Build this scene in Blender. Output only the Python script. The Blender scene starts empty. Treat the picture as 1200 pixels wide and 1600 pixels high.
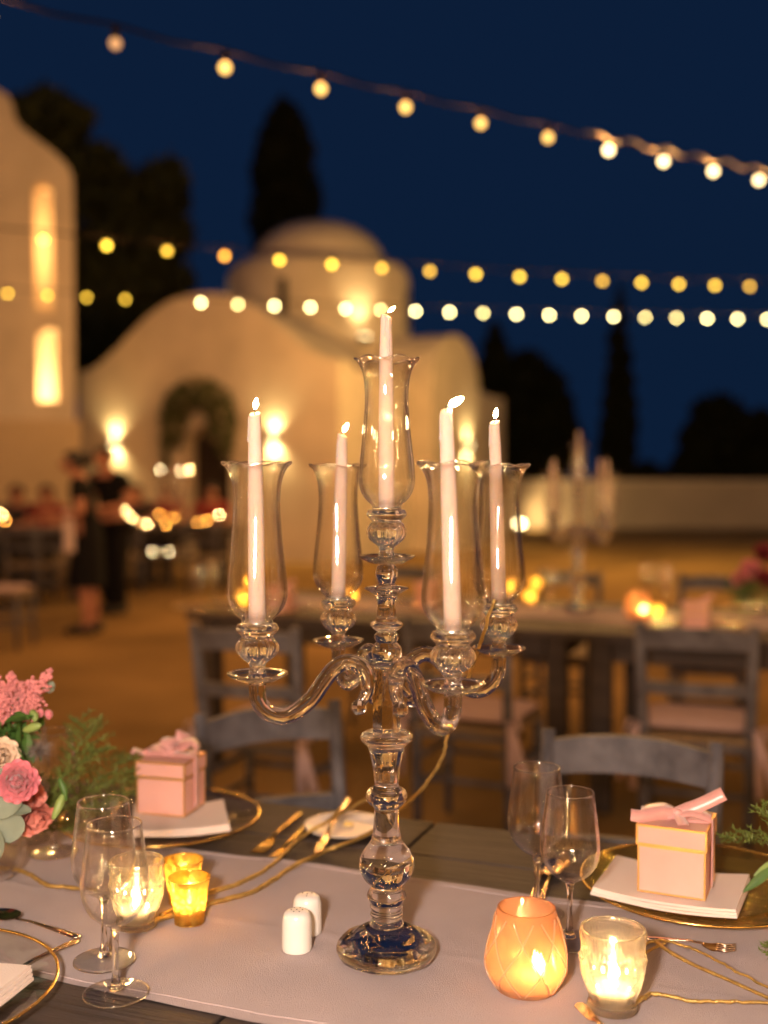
import bpy, bmesh, math, random
from mathutils import Vector, Matrix, Euler
R = math.radians
PI = math.pi
random.seed(7)
S = bpy.context.scene
COL = S.collection

# ------------------------------------------------------------------ camera
F = 1750.0                       # focal length in photograph pixels (1200 x 1600)
PITCH = math.atan(56 / F)
CAMZ = 1.40
cam_d = bpy.data.cameras.new('camera')
cam = bpy.data.objects.new('camera', cam_d)
COL.objects.link(cam)
cam.location = (0, 0, CAMZ)
cam.rotation_euler = (PI / 2 - PITCH, 0, 0)
cam_d.sensor_fit = 'VERTICAL'
cam_d.sensor_height = 36
cam_d.lens = F / 1600 * 36
cam_d.clip_end = 600
cam_d.clip_start = 0.02
cam_d.dof.use_dof = True
cam_d.dof.focus_distance = 1.44
cam_d.dof.aperture_fstop = 1.85
S.camera = cam

# ------------------------------------------------------------------ world: deep blue dusk
w = bpy.data.worlds.new('World')
S.world = w
w.use_nodes = True
nt = w.node_tree
bg = nt.nodes['Background']
sky = nt.nodes.new('ShaderNodeTexSky')
sky.sky_type = 'NISHITA'
sky.sun_disc = False
sky.sun_elevation = R(-3.0)
sky.sun_rotation = R(200)
sky.ozone_density = 6.0
tint = nt.nodes.new('ShaderNodeMix')
tint.data_type = 'RGBA'
tint.blend_type = 'MULTIPLY'
tint.inputs[0].default_value = 1.0
tint.inputs[7].default_value = (0.30, 0.62, 1.0, 1)
nt.links.new(sky.outputs[0], tint.inputs[6])
base_mix = nt.nodes.new('ShaderNodeMix')
base_mix.data_type = 'RGBA'
base_mix.inputs[0].default_value = 0.97
base_mix.inputs[7].default_value = (0.0028, 0.0098, 0.0295, 1)     # even deep navy of the late dusk
nt.links.new(tint.outputs[2], base_mix.inputs[6])
nt.links.new(base_mix.outputs[2], bg.inputs[0])
bg.inputs[1].default_value = 1.0

sun_d = bpy.data.lights.new('sun', 'SUN')
sun_d.energy = 0.012
sun_d.angle = R(10)
sun_d.color = (0.6, 0.75, 1.0)
sun = bpy.data.objects.new('sun', sun_d)
COL.objects.link(sun)
sun.rotation_euler = (R(60), 0, R(-20))

# the photographer's flash: held just left of the lens (the shakers' shadows fall away from it)
fl_d = bpy.data.lights.new('camera_flash', 'SPOT')
fl_d.energy = 128
fl_d.color = (1.0, 0.80, 0.68)
fl_d.spot_size = R(95)
fl_d.spot_blend = 0.6
fl_d.shadow_soft_size = 0.06
fl = bpy.data.objects.new('camera_flash', fl_d)
COL.objects.link(fl)
fl.location = (-0.20, -0.06, 1.50)
fl.rotation_euler = (R(86), 0, R(-3))

S.view_settings.view_transform = 'Standard'
S.view_settings.look = 'None'
S.view_settings.exposure = 0.36
S.view_settings.gamma = 1.0
S.view_settings.use_curve_mapping = False
S.render.engine = 'CYCLES'
cy = S.cycles
cy.use_denoising = True
try:
    cy.denoiser = 'OPENIMAGEDENOISE'
except Exception:
    pass
cy.max_bounces = 24
cy.transmission_bounces = 20
cy.glossy_bounces = 8
cy.diffuse_bounces = 3
cy.transparent_max_bounces = 48
cy.caustics_reflective = False
cy.caustics_refractive = False
cy.sample_clamp_indirect = 60.0
cy.use_light_tree = True

# ------------------------------------------------------------------ pixel -> place
def ray(px, py):
    cx = (px - 600) / F
    cz = -(py - 800) / F
    c, s = math.cos(PITCH), math.sin(PITCH)
    return Vector((cx, c + s * cz, -s + c * cz))
def at(px, py, d):
    r = ray(px, py)
    return Vector((0, 0, CAMZ)) + r * (d / r.y)
def onz(px, py, z):
    r = ray(px, py)
    return Vector((0, 0, CAMZ)) + r * ((z - CAMZ) / r.z)
TZ = 0.76
def T(px, py, dz=0.0):
    return onz(px, py, TZ + dz)
def G(px, py):
    return onz(px, py, 0)
YAW = R(-21)
CU, SU = math.cos(YAW), math.sin(YAW)
def UV(u, v, z=0.0):
    return Vector((u * CU - v * SU, u * SU + v * CU, z))

# ------------------------------------------------------------------ mesh helper
class MB:
    def __init__(s):
        s.v, s.f, s.sm = [], [], []
    def add(s, vs, fs, smooth=True, M=None):
        o = len(s.v)
        for p in vs:
            p = Vector(p)
            s.v.append(M @ p if M else p)
        for f in fs:
            s.f.append([i + o for i in f])
            s.sm.append(smooth)
        return s
    def box(s, c, d, M=None, bev=0.0):
        cx, cy_, cz = c
        hx, hy, hz = d[0] / 2, d[1] / 2, d[2] / 2
        if bev <= 0:
            vs = [(cx + a * hx, cy_ + b * hy, cz + e * hz) for e in (-1, 1) for a, b in ((-1, -1), (1, -1), (1, 1), (-1, 1))]
            fs = [(3, 2, 1, 0), (4, 5, 6, 7), (0, 1, 5, 4), (1, 2, 6, 5), (2, 3, 7, 6), (3, 0, 4, 7)]
            return s.add(vs, fs, False, M)
        bm = bmesh.new()
        bmesh.ops.create_cube(bm, size=1)
        for v in bm.verts:
            v.co = Vector((v.co.x * d[0] + cx, v.co.y * d[1] + cy_, v.co.z * d[2] + cz))
        bmesh.ops.bevel(bm, geom=list(bm.edges), offset=bev, segments=2, affect='EDGES', profile=0.5)
        bm.verts.index_update()
        s.add([v.co.copy() for v in bm.verts], [[v.index for v in f.verts] for f in bm.faces], False, M)
        bm.free()
        return s
    def lathe(s, prof, n=32, smooth=True, M=None, mod=None, a0=0.0):
        vs, fs, rows = [], [], []
        for (r, z) in prof:
            if r < 1e-6:
                rows.append([len(vs)])
                vs.append((0, 0, z))
            else:
                row = []
                for k in range(n):
                    a = a0 + 2 * PI * k / n
                    rr, zz = mod(a, r, z) if mod else (r, z)
                    row.append(len(vs))
                    vs.append((rr * math.cos(a), rr * math.sin(a), zz))
                rows.append(row)
        for A, B in zip(rows[:-1], rows[1:]):
            if len(A) == 1 and len(B) == 1:
                continue
            for k in range(n):
                k2 = (k + 1) % n
                if len(A) == 1:
                    fs.append((A[0], B[k2], B[k]))
                elif len(B) == 1:
                    fs.append((A[k], A[k2], B[0]))
                else:
                    fs.append((A[k], A[k2], B[k2], B[k]))
        return s.add(vs, fs, smooth, M)
    def tube(s, pts, rad, n=10, cap=True, smooth=True, M=None, flat=1.0, closed=False):
        P = [Vector(p) for p in pts]
        m = len(P)
        rr = rad if isinstance(rad, (list, tuple)) else [rad] * m
        tans = []
        for i in range(m):
            if closed:
                t = P[(i + 1) % m] - P[i - 1]
            else:
                t = P[min(i + 1, m - 1)] - P[max(i - 1, 0)]
            tans.append(t.normalized() if t.length > 1e-9 else Vector((0, 0, 1)))
        t0 = tans[0]
        ref = Vector((0, 0, 1)) if abs(t0.z) < 0.9 else Vector((1, 0, 0))
        x = t0.cross(ref).normalized()
        vs, fs = [], []
        for i in range(m):
            t = tans[i]
            x = (x - t * x.dot(t)).normalized()
            y = t.cross(x)
            for k in range(n):
                a = 2 * PI * k / n
                vs.append(P[i] + (x * math.cos(a) + y * math.sin(a) * flat) * rr[i])
        for i in range(m if closed else m - 1):
            j = (i + 1) % m
            for k in range(n):
                k2 = (k + 1) % n
                fs.append((i * n + k, i * n + k2, j * n + k2, j * n + k))
        if cap and not closed:
            fs.append(tuple(range(n))[::-1])
            fs.append(tuple((m - 1) * n + k for k in range(n)))
        return s.add(vs, fs, smooth, M)
    def ball(s, c, r, n=16, m=10, smooth=True, M=None, squash=(1, 1, 1)):
        prof = [(math.sin(PI * i / m), -math.cos(PI * i / m)) for i in range(m + 1)]
        prof[0] = (0, -1); prof[-1] = (0, 1)
        X = Matrix.Translation(Vector(c)) @ Matrix.Diagonal((r * squash[0], r * squash[1], r * squash[2], 1))
        return s.lathe(prof, n, smooth, (M @ X) if M else X)
    def prism(s, poly, d0, d1, M=None, smooth=False):
        # poly in (x, z), extruded along y from d0 to d1
        n = len(poly)
        vs = [(x, d0, z) for x, z in poly] + [(x, d1, z) for x, z in poly]
        fs = [tuple(range(n))[::-1], tuple(range(n, 2 * n))]
        fs += [(i, (i + 1) % n, n + (i + 1) % n, n + i) for i in range(n)]
        return s.add(vs, fs, smooth, M)
    def grid(s, rows, smooth=True, M=None):
        n = len(rows[0])
        vs = [p for r in rows for p in r]
        fs = [(i * n + j, i * n + j + 1, (i + 1) * n + j + 1, (i + 1) * n + j) for i in range(len(rows) - 1) for j in range(n - 1)]
        return s.add(vs, fs, smooth, M)
    def build(s, name, mat, parent=None, recalc=True, loc=None, rot=None):
        me = bpy.data.meshes.new(name)
        me.from_pydata([tuple(p) for p in s.v], [], s.f)
        me.polygons.foreach_set('use_smooth', s.sm)
        if recalc:
            bm = bmesh.new()
            bm.from_mesh(me)
            bmesh.ops.recalc_face_normals(bm, faces=bm.faces)
            bm.to_mesh(me)
            bm.free()
        me.materials.append(mat)
        me.update()
        o = bpy.data.objects.new(name, me)
        COL.objects.link(o)
        if parent is not None:
            o.parent = parent
        if loc is not None:
            o.location = loc
        if rot is not None:
            o.rotation_euler = rot
        return o

def tag(o, label=None, cat=None, group=None, kind=None):
    if label: o['label'] = label
    if cat: o['category'] = cat
    if group: o['group'] = group
    if kind: o['kind'] = kind
    return o
def thing(name, label, cat, loc=(0, 0, 0), rz=0.0, group=None):
    o = bpy.data.objects.new(name, None)
    o.empty_display_size = 0.05
    COL.objects.link(o)
    o.location = loc
    o.rotation_euler = (0, 0, rz)
    return tag(o, label, cat, group)
def copy_tree(o, parent=None):
    c = o.copy()
    COL.objects.link(c)
    if parent is not None:
        c.parent = parent
    for ch in list(o.children):
        copy_tree(ch, c)
    return c
def dup(o, loc=None, rz=None, label=None, group=None, scale=None):
    c = copy_tree(o)
    if loc is not None: c.location = loc
    if rz is not None: c.rotation_euler[2] = rz
    if label: c['label'] = label
    if group: c['group'] = group
    if scale: c.scale = (scale, scale, scale)
    return c

def catmull(pts, sub=6, closed=False):
    P = [Vector(p) for p in pts]
    n = len(P)
    out = []
    for i in range(n if closed else n - 1):
        if closed:
            a, b, c, d = P[i - 1], P[i], P[(i + 1) % n], P[(i + 2) % n]
        else:
            a, b, c, d = P[max(i - 1, 0)], P[i], P[i + 1], P[min(i + 2, n - 1)]
        for k in range(sub):
            t = k / sub
            out.append(0.5 * ((2 * b) + (c - a) * t + (2 * a - 5 * b + 4 * c - d) * t * t + (3 * b - a - 3 * c + d) * t ** 3))
    if not closed:
        out.append(P[-1])
    return out
def sprof(pts, sub=5):
    q = catmull([(r, z, 0) for r, z in pts], sub)
    out = [(max(p.x, 0.0), p.y) for p in q]
    if pts[0][0] == 0: out[0] = pts[0]
    if pts[-1][0] == 0: out[-1] = pts[-1]
    return out

# ------------------------------------------------------------------ materials
def new_mat(name):
    m = bpy.data.materials.new(name)
    m.use_nodes = True
    m.node_tree.nodes.clear()
    out = m.node_tree.nodes.new('ShaderNodeOutputMaterial')
    return m, m.node_tree, out
def principled(name, color, rough=0.6, metal=0.0, noise=None, bump=None, spec=0.5, sss=0.0, wave=None, sheen=0.0, emit=None):
    """noise = (scale, amount, second colour or None); bump = (scale, strength)"""
    m, t, out = new_mat(name)
    p = t.nodes.new('ShaderNodeBsdfPrincipled')
    t.links.new(p.outputs[0], out.inputs[0])
    p.inputs['Base Color'].default_value = (*color, 1)
    p.inputs['Roughness'].default_value = rough
    p.inputs['Metallic'].default_value = metal
    p.inputs['Specular IOR Level'].default_value = spec
    if sheen:
        p.inputs['Sheen Weight'].default_value = sheen
    if sss:
        p.inputs['Subsurface Weight'].default_value = sss
        p.inputs['Subsurface Radius'].default_value = (0.012, 0.006, 0.003)
        p.inputs['Subsurface Scale'].default_value = 1.0
    tc = t.nodes.new('ShaderNodeTexCoord')
    if noise:
        sc, am, c2 = noise
        nz = t.nodes.new('ShaderNodeTexNoise')
        nz.inputs['Scale'].default_value = sc if not isinstance(sc, tuple) else 1.0
        nz.inputs['Detail'].default_value = 6
        if isinstance(sc, tuple):
            mp = t.nodes.new('ShaderNodeMapping')
            mp.inputs['Scale'].default_value = sc
            t.links.new(tc.outputs['Object'], mp.inputs[0])
            t.links.new(mp.outputs[0], nz.inputs[0])
        else:
            t.links.new(tc.outputs['Object'], nz.inputs[0])
        rp = t.nodes.new('ShaderNodeValToRGB')
        rp.color_ramp.elements[0].position = 0.30
        rp.color_ramp.elements[1].position = 0.70
        c2 = c2 or tuple(c * (1 - am) for c in color)
        rp.color_ramp.elements[0].color = (*c2, 1)
        rp.color_ramp.elements[1].color = (*color, 1)
        t.links.new(nz.outputs[0], rp.inputs[0])
        t.links.new(rp.outputs[0], p.inputs['Base Color'])
    if bump:
        bs, st = bump
        n2 = t.nodes.new('ShaderNodeTexNoise')
        n2.inputs['Detail'].default_value = 4
        if isinstance(bs, tuple):
            mp = t.nodes.new('ShaderNodeMapping')
            mp.inputs['Scale'].default_value = bs
            t.links.new(tc.outputs['Object'], mp.inputs[0])
            t.links.new(mp.outputs[0], n2.inputs[0])
            n2.inputs['Scale'].default_value = 1.0
        else:
            n2.inputs['Scale'].default_value = bs
            t.links.new(tc.outputs['Object'], n2.inputs[0])
        b = t.nodes.new('ShaderNodeBump')
        b.inputs['Strength'].default_value = st
        b.inputs['Distance'].default_value = 0.01
        t.links.new(n2.outputs[0], b.inputs['Height'])
        t.links.new(b.outputs[0], p.inputs['Normal'])
    return m
def emission(name, color, strength):
    m, t, out = new_mat(name)
    e = t.nodes.new('ShaderNodeEmission')
    e.inputs[0].default_value = (*color, 1)
    e.inputs[1].default_value = strength
    t.links.new(e.outputs[0], out.inputs[0])
    return m
def solid_glass(name, color=(0.985, 0.975, 0.96), ior=1.5, rough=0.0, clear=0.0):
    m, t, out = new_mat(name)
    g = t.nodes.new('ShaderNodeBsdfGlass')
    g.inputs['Color'].default_value = (*color, 1)
    g.inputs['IOR'].default_value = ior
    g.inputs['Roughness'].default_value = rough
    tc = t.nodes.new('ShaderNodeTexCoord'); nz = t.nodes.new('ShaderNodeTexNoise'); nz.inputs['Scale'].default_value = 85
    bp = t.nodes.new('ShaderNodeBump'); bp.inputs['Strength'].default_value = 0.05; bp.inputs['Distance'].default_value = 0.004
    t.links.new(tc.outputs['Object'], nz.inputs[0]); t.links.new(nz.outputs[0], bp.inputs['Height']); t.links.new(bp.outputs[0], g.inputs['Normal'])
    if clear > 0:
        tr = t.nodes.new('ShaderNodeBsdfTransparent')
        tr.inputs[0].default_value = (*color, 1)
        mx = t.nodes.new('ShaderNodeMixShader')
        mx.inputs[0].default_value = clear
        t.links.new(g.outputs[0], mx.inputs[1]); t.links.new(tr.outputs[0], mx.inputs[2])
        t.links.new(mx.outputs[0], out.inputs[0])
    else:
        t.links.new(g.outputs[0], out.inputs[0])
    return m
def thin_glass(name, tint=(1, 1, 1), edge=0.75, power=3.0, transl=0.0, tcol=(1, 1, 1), bump=None, refl=1.0, rough=0.0, base=0.0, diff=0.0, dcol=(1, 1, 1), gcol=(1, 1, 1)):
    """blown glass: clear when seen square on, refracting and mirror-like towards its edges"""
    m, t, out = new_mat(name)
    N, L = t.nodes, t.links
    tr = N.new('ShaderNodeBsdfTransparent')
    tr.inputs[0].default_value = (*tint, 1)
    gl = N.new('ShaderNodeBsdfGlossy')
    gl.inputs['Roughness'].default_value = rough
    gl.inputs['Color'].default_value = (*gcol, 1)
    rf = N.new('ShaderNodeBsdfGlass')
    rf.inputs['IOR'].default_value = 1.45
    rf.inputs['Roughness'].default_value = rough
    rf.inputs['Color'].default_value = (*tint, 1)
    lw = N.new('ShaderNodeLayerWeight')
    lw.inputs[0].default_value = 0.5
    p5 = N.new('ShaderNodeMath'); p5.operation = 'POWER'; p5.inputs[1].default_value = 5
    L.new(lw.outputs['Facing'], p5.inputs[0])
    ma = N.new('ShaderNodeMath'); ma.operation = 'MULTIPLY_ADD'
    ma.inputs[1].default_value = 0.95 * refl; ma.inputs[2].default_value = 0.045 * refl
    L.new(p5.outputs[0], ma.inputs[0])
    m1 = N.new('ShaderNodeMixShader')
    L.new(ma.outputs[0], m1.inputs[0]); L.new(tr.outputs[0], m1.inputs[1]); L.new(gl.outputs[0], m1.inputs[2])
    pe = N.new('ShaderNodeMath'); pe.operation = 'POWER'; pe.inputs[1].default_value = power
    L.new(lw.outputs['Facing'], pe.inputs[0])
    me_ = N.new('ShaderNodeMath'); me_.operation = 'MULTIPLY_ADD'; me_.inputs[1].default_value = edge; me_.inputs[2].default_value = base
    me_.use_clamp = True
    L.new(pe.outputs[0], me_.inputs[0])
    m2 = N.new('ShaderNodeMixShader')
    L.new(me_.outputs[0], m2.inputs[0]); L.new(m1.outputs[0], m2.inputs[1]); L.new(rf.outputs[0], m2.inputs[2])
    last = m2
    if transl > 0:
        tl = N.new('ShaderNodeBsdfTranslucent')
        tl.inputs[0].default_value = (*tcol, 1)
        m3 = N.new('ShaderNodeMixShader')
        m3.inputs[0].default_value = transl
        L.new(m2.outputs[0], m3.inputs[1]); L.new(tl.outputs[0], m3.inputs[2])
        last = m3
    if diff > 0:
        df = N.new('ShaderNodeBsdfDiffuse')
        df.inputs[0].default_value = (*dcol, 1)
        m4 = N.new('ShaderNodeMixShader')
        m4.inputs[0].default_value = diff
        L.new(last.outputs[0], m4.inputs[1]); L.new(df.outputs[0], m4.inputs[2])
        last = m4
    if bump:
        tc = N.new('ShaderNodeTexCoord')
        nz = N.new('ShaderNodeTexNoise'); nz.inputs['Scale'].default_value = bump[0]
        L.new(tc.outputs['Object'], nz.inputs[0])
        b = N.new('ShaderNodeBump'); b.inputs['Strength'].default_value = bump[1]; b.inputs['Distance'].default_value = 0.003
        L.new(nz.outputs[0], b.inputs['Height'])
        for sh in (gl, rf):
            L.new(b.outputs[0], sh.inputs['Normal'])
    L.new(last.outputs[0], out.inputs[0])
    return m

M = {}
M['crystal'] = solid_glass('crystal glass', (0.995, 0.98, 0.96), 1.5, 0.0, 0.05)
M['shade'] = thin_glass('blown shade glass', (0.99, 0.985, 0.97), 0.95, 2.2, bump=(35, 0.15), base=0.02, refl=1.0, rough=0.035)
M['wine'] = thin_glass('wine glass', (0.992, 0.987, 0.98), 0.95, 4.2, base=0.02, refl=1.0)
M['glass_lip'] = thin_glass('polished glass lip', (1, 0.98, 0.95), 0.5, 1.0, refl=9.0, rough=0.08, base=0.2)
M['plate_glass'] = thin_glass('clear charger glass', (0.95, 0.94, 0.92), 0.3, 4.0, refl=0.6)
M['plate_gold'] = thin_glass('gold washed charger glass', (0.93, 0.83, 0.58), 0.30, 4.0, bump=(60, 0.25), refl=1.3, transl=0.08, tcol=(0.8, 0.62, 0.2), diff=0.06, dcol=(0.50, 0.37, 0.09), gcol=(1.0, 0.78, 0.34))
M['votive_clear'] = thin_glass('pressed clear glass', (1.0, 0.97, 0.9), 0.8, 1.1, transl=0.06, tcol=(1.0, 0.86, 0.6), base=0.42, refl=2.0, diff=0.05, dcol=(0.9, 0.8, 0.65))
M['votive_amber'] = thin_glass('amber quilted glass', (1.0, 0.76, 0.46), 0.45, 1.6, transl=0.22, tcol=(1.0, 0.60, 0.32), refl=2.5, rough=0.03, base=0.42, diff=0.16, dcol=(0.85, 0.50, 0.34))
M['wax'] = principled('candle wax', (0.61, 0.475, 0.405), 0.6, spec=0.08, sss=0.55, noise=(30, 0.06, None))
M['tealight'] = principled('tealight wax', (0.85, 0.72, 0.5), 0.4)
M['wick'] = principled('burnt wick', (0.015, 0.012, 0.01), 0.9)
M['flame'] = emission('candle flame', (1.0, 0.72, 0.38), 150)
M['flame_far'] = emission('distant candle flame', (1.0, 0.60, 0.22), 330)
M['flame_pale'] = emission('distant pale flame', (1.0, 0.74, 0.38), 95)
M['flame_orange'] = emission('distant orange flame', (1.0, 0.40, 0.06), 130)
M['tealight_far'] = principled('darkened tealight wax', (0.12, 0.09, 0.06), 0.6)  # darkened copy of the wax, tones down the glow of its own flame
M['silver'] = principled('polished silver', (0.75, 0.73, 0.70), 0.18, 1.0)
M['gold'] = principled('polished gold', (0.86, 0.58, 0.18), 0.22, 1.0, noise=(40, 0.15, None))
M['cutlery'] = principled('polished cutlery', (0.62, 0.47, 0.36), 0.14, 1.0)
M['gold_cutlery'] = principled('gold cutlery', (0.42, 0.28, 0.07), 0.24, 1.0)
M['backing'] = principled('dark base felt', (0.004, 0.004, 0.005), 0.9, spec=0.1)  # dark reflections of the crystal base, put into a black disc
M['linen'] = principled('mauve linen', (0.47, 0.38, 0.375), 0.9, noise=(9, 0.10, None), bump=((700, 700, 700), 0.35), spec=0.15, sheen=0.1)
M['napkin'] = principled('white napkin cloth', (0.80, 0.69, 0.62), 0.85, bump=(500, 0.25), spec=0.2)
M['ceramic'] = principled('white glazed ceramic', (0.80, 0.77, 0.72), 0.22, noise=(25, 0.05, None))
M['china'] = principled('white china', (0.72, 0.66, 0.62), 0.25)
M['hole'] = principled('dark hole', (0.02, 0.02, 0.02), 0.9)
M['butter'] = principled('butter', (0.85, 0.6, 0.2), 0.5)
M['table_wood'] = principled('weathered dark table wood', (0.062, 0.045, 0.039), 0.66, noise=((3, 40, 40), 0.5, (0.026, 0.019, 0.017)), bump=((6, 120, 120), 0.5))
M['chair_wood'] = principled('blue grey painted chair wood', (0.135, 0.13, 0.15), 0.6, noise=(14, 0.5, (0.05, 0.047, 0.058)), bump=(60, 0.25))
M['cushion'] = principled('pale pink cushion cotton', (0.50, 0.36, 0.35), 0.9, noise=(12, 0.12, None), bump=(40, 0.3))
M['rush'] = principled('woven rush seat', (0.28, 0.19, 0.10), 0.8, noise=((60, 6, 6), 0.4, None))
M['pink_card'] = principled('pale pink box card', (0.76, 0.43, 0.37), 0.55, noise=(11, 0.10, (0.68, 0.36, 0.30)))
M['gold_trim'] = principled('gold foil edging', (0.85, 0.50, 0.17), 0.38, 0.8)
M['satin'] = principled('pink satin ribbon', (0.72, 0.36, 0.33), 0.32, noise=(45, 0.18, None), spec=0.8, sheen=0.5)
M['twig'] = principled('gold painted twig', (0.62, 0.42, 0.13), 0.42, 0.65, noise=(60, 0.45, None), bump=(180, 0.3))

def mercury():
    m, t, out = new_mat('gold mercury glass')
    N, L = t.nodes, t.links
    p = N.new('ShaderNodeBsdfPrincipled')
    p.inputs['Base Color'].default_value = (0.85, 0.60, 0.13, 1)
    p.inputs['Metallic'].default_value = 0.85
    p.inputs['Roughness'].default_value = 0.28
    tl = N.new('ShaderNodeBsdfTranslucent'); tl.inputs[0].default_value = (1.0, 0.72, 0.26, 1)
    tr = N.new('ShaderNodeBsdfTransparent'); tr.inputs[0].default_value = (1.0, 0.78, 0.35, 1)
    m0 = N.new('ShaderNodeMixShader'); m0.inputs[0].default_value = 0.35
    L.new(tl.outputs[0], m0.inputs[1]); L.new(tr.outputs[0], m0.inputs[2])
    tc = N.new('ShaderNodeTexCoord')
    nz = N.new('ShaderNodeTexNoise'); nz.inputs['Scale'].default_value = 170; nz.inputs['Detail'].default_value = 3
    L.new(tc.outputs['Object'], nz.inputs[0])
    rp = N.new('ShaderNodeValToRGB')
    rp.color_ramp.elements[0].position = 0.47; rp.color_ramp.elements[0].color = (0.40, 0.40, 0.40, 1)
    rp.color_ramp.elements[1].position = 0.56; rp.color_ramp.elements[1].color = (0.95, 0.95, 0.95, 1)
    L.new(nz.outputs[0], rp.inputs[0])
    mx = N.new('ShaderNodeMixShader')
    L.new(rp.outputs[0], mx.inputs[0]); L.new(p.outputs[0], mx.inputs[1]); L.new(m0.outputs[0], mx.inputs[2])
    L.new(mx.outputs[0], out.inputs[0])
    return m
M['mercury'] = mercury()
def bulb_mat(name, col, st):
    m, t, out = new_mat(name)
    N, L = t.nodes, t.links
    e = N.new('ShaderNodeEmission'); e.inputs[0].default_value = (*col, 1); e.inputs[1].default_value = st
    tr = N.new('ShaderNodeBsdfTransparent')
    a = N.new('ShaderNodeAddShader')
    L.new(e.outputs[0], a.inputs[0]); L.new(tr.outputs[0], a.inputs[1])
    L.new(a.outputs[0], out.inputs[0])
    return m
M['bulb_white'] = bulb_mat('warm white lit bulb', (1.0, 0.82, 0.34), 14)
M['bulb_added'] = bulb_mat('bright added bulb', (1.0, 0.80, 0.42), 90)  # strong bulbs of the added strings, for sparkle in the glassware
M['bulb_amber'] = bulb_mat('amber lit bulb', (1.0, 0.58, 0.05), 4.2)
M['bulb_amber_soft'] = bulb_mat('softer amber lit bulb', (1.0, 0.54, 0.05), 2.9)
M['bulb_white_soft'] = bulb_mat('softer warm white bulb', (1.0, 0.78, 0.28), 9)
M['bulb_near'] = bulb_mat('lit globe bulb', (1.0, 0.53, 0.11), 1.3)
M['bulb_near_bright'] = bulb_mat('bright globe bulb', (1.0, 0.72, 0.32), 3.4)
M['bulb_dim'] = bulb_mat('dim globe bulb', (1.0, 0.45, 0.14), 0.42)
M['bulb_orange'] = bulb_mat('dim orange bulb', (1.0, 0.36, 0.03), 4)
M['cable'] = principled('dark cable', (0.006, 0.004, 0.004), 0.9, spec=0.05)
M['cable_lit'] = principled('pale rope', (0.30, 0.29, 0.26), 0.8)  # light on the cable's right part, put into a pale colour
M['lime'] = principled('limewashed plaster', (0.72, 0.61, 0.49), 0.9, noise=(1.3, 0.26, None), bump=(2.2, 0.8), spec=0.1)
M['lime_dark'] = principled('warm plaster plinth', (0.55, 0.42, 0.28), 0.9, noise=(1.2, 0.15, None), spec=0.1)
M['door'] = principled('dark timber door', (0.030, 0.016, 0.010), 0.6, noise=((30, 30, 2), 0.4, None))
M['iron'] = principled('dark iron', (0.02, 0.02, 0.02), 0.5, 0.6)
M['earth'] = principled('packed earth courtyard', (0.37, 0.225, 0.082), 0.95, noise=(0.75, 0.5, None), bump=(9, 0.5), spec=0.05)
M['wallstone'] = principled('rendered boundary wall', (0.55, 0.46, 0.36), 0.9, noise=(0.8, 0.2, None), bump=(3, 0.5), spec=0.1)
M['leaf_dark'] = principled('dark evergreen leaves', (0.085, 0.090, 0.026), 0.7, noise=(0.9, 0.6, None), spec=0.2)
M['leaf_black'] = principled('cypress foliage', (0.034, 0.036, 0.014), 0.8, noise=(1.5, 0.5, None), spec=0.1)
M['bark'] = principled('tree bark', (0.05, 0.035, 0.022), 0.9)
M['garland'] = principled('garland leaves', (0.085, 0.095, 0.035), 0.7, noise=(4, 0.5, None))
M['garland_bloom'] = principled('garland blooms', (0.55, 0.42, 0.30), 0.8)
M['skin'] = principled('skin', (0.46, 0.20, 0.12), 0.55, sss=0.05)
M['black_cloth'] = principled('black uniform cloth', (0.006, 0.005, 0.006), 0.85, noise=(30, 0.3, None), spec=0.2)
M['dark_hair'] = principled('dark hair', (0.012, 0.008, 0.006), 0.6)
M['white_cloth'] = principled('white serving cloth', (0.7, 0.55, 0.5), 0.9)
M['red_cloth'] = principled('red clothing', (0.28, 0.03, 0.025), 0.85)
M['dark_cloth'] = principled('dark clothing', (0.03, 0.022, 0.024), 0.85)
M['eye'] = principled('eye', (0.03, 0.02, 0.02), 0.3)
M['lip'] = principled('lips', (0.30, 0.08, 0.07), 0.5)
M['rose_pink'] = principled('pink ranunculus petals', (0.72, 0.21, 0.25), 0.55, noise=(60, 0.25, None), sheen=0.3)
M['coral'] = principled('coral petals', (0.74, 0.26, 0.20), 0.6, noise=(60, 0.3, None))
M['cream'] = principled('cream rose petals', (0.80, 0.62, 0.45), 0.6, noise=(60, 0.15, None))
M['astilbe'] = principled('pink astilbe plume', (0.72, 0.27, 0.27), 0.8, noise=(120, 0.35, None))
M['euca'] = principled('grey green eucalyptus', (0.22, 0.27, 0.20), 0.6, noise=(22, 0.25, None))
M['leaf'] = principled('fresh green leaf', (0.07, 0.17, 0.03), 0.5, noise=(40, 0.4, None))
M['leaf_light'] = principled('light green bud', (0.25, 0.36, 0.10), 0.5, noise=(40, 0.25, None))
M['fern'] = principled('asparagus fern', (0.15, 0.20, 0.035), 0.6, noise=(60, 0.35, None))
M['thistle'] = principled('grey feathery seed head', (0.16, 0.13, 0.11), 0.9)
M['maroon'] = principled('dark red petals', (0.20, 0.02, 0.03), 0.7)

# ================================================================== SETTING
gm = MB()
gm.grid([[(-200 + 25 * i, -100 + 25 * j, 0) for i in range(17)] for j in range(13)], False)
tag(gm.build('ground', M['earth']), kind='structure')

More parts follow.
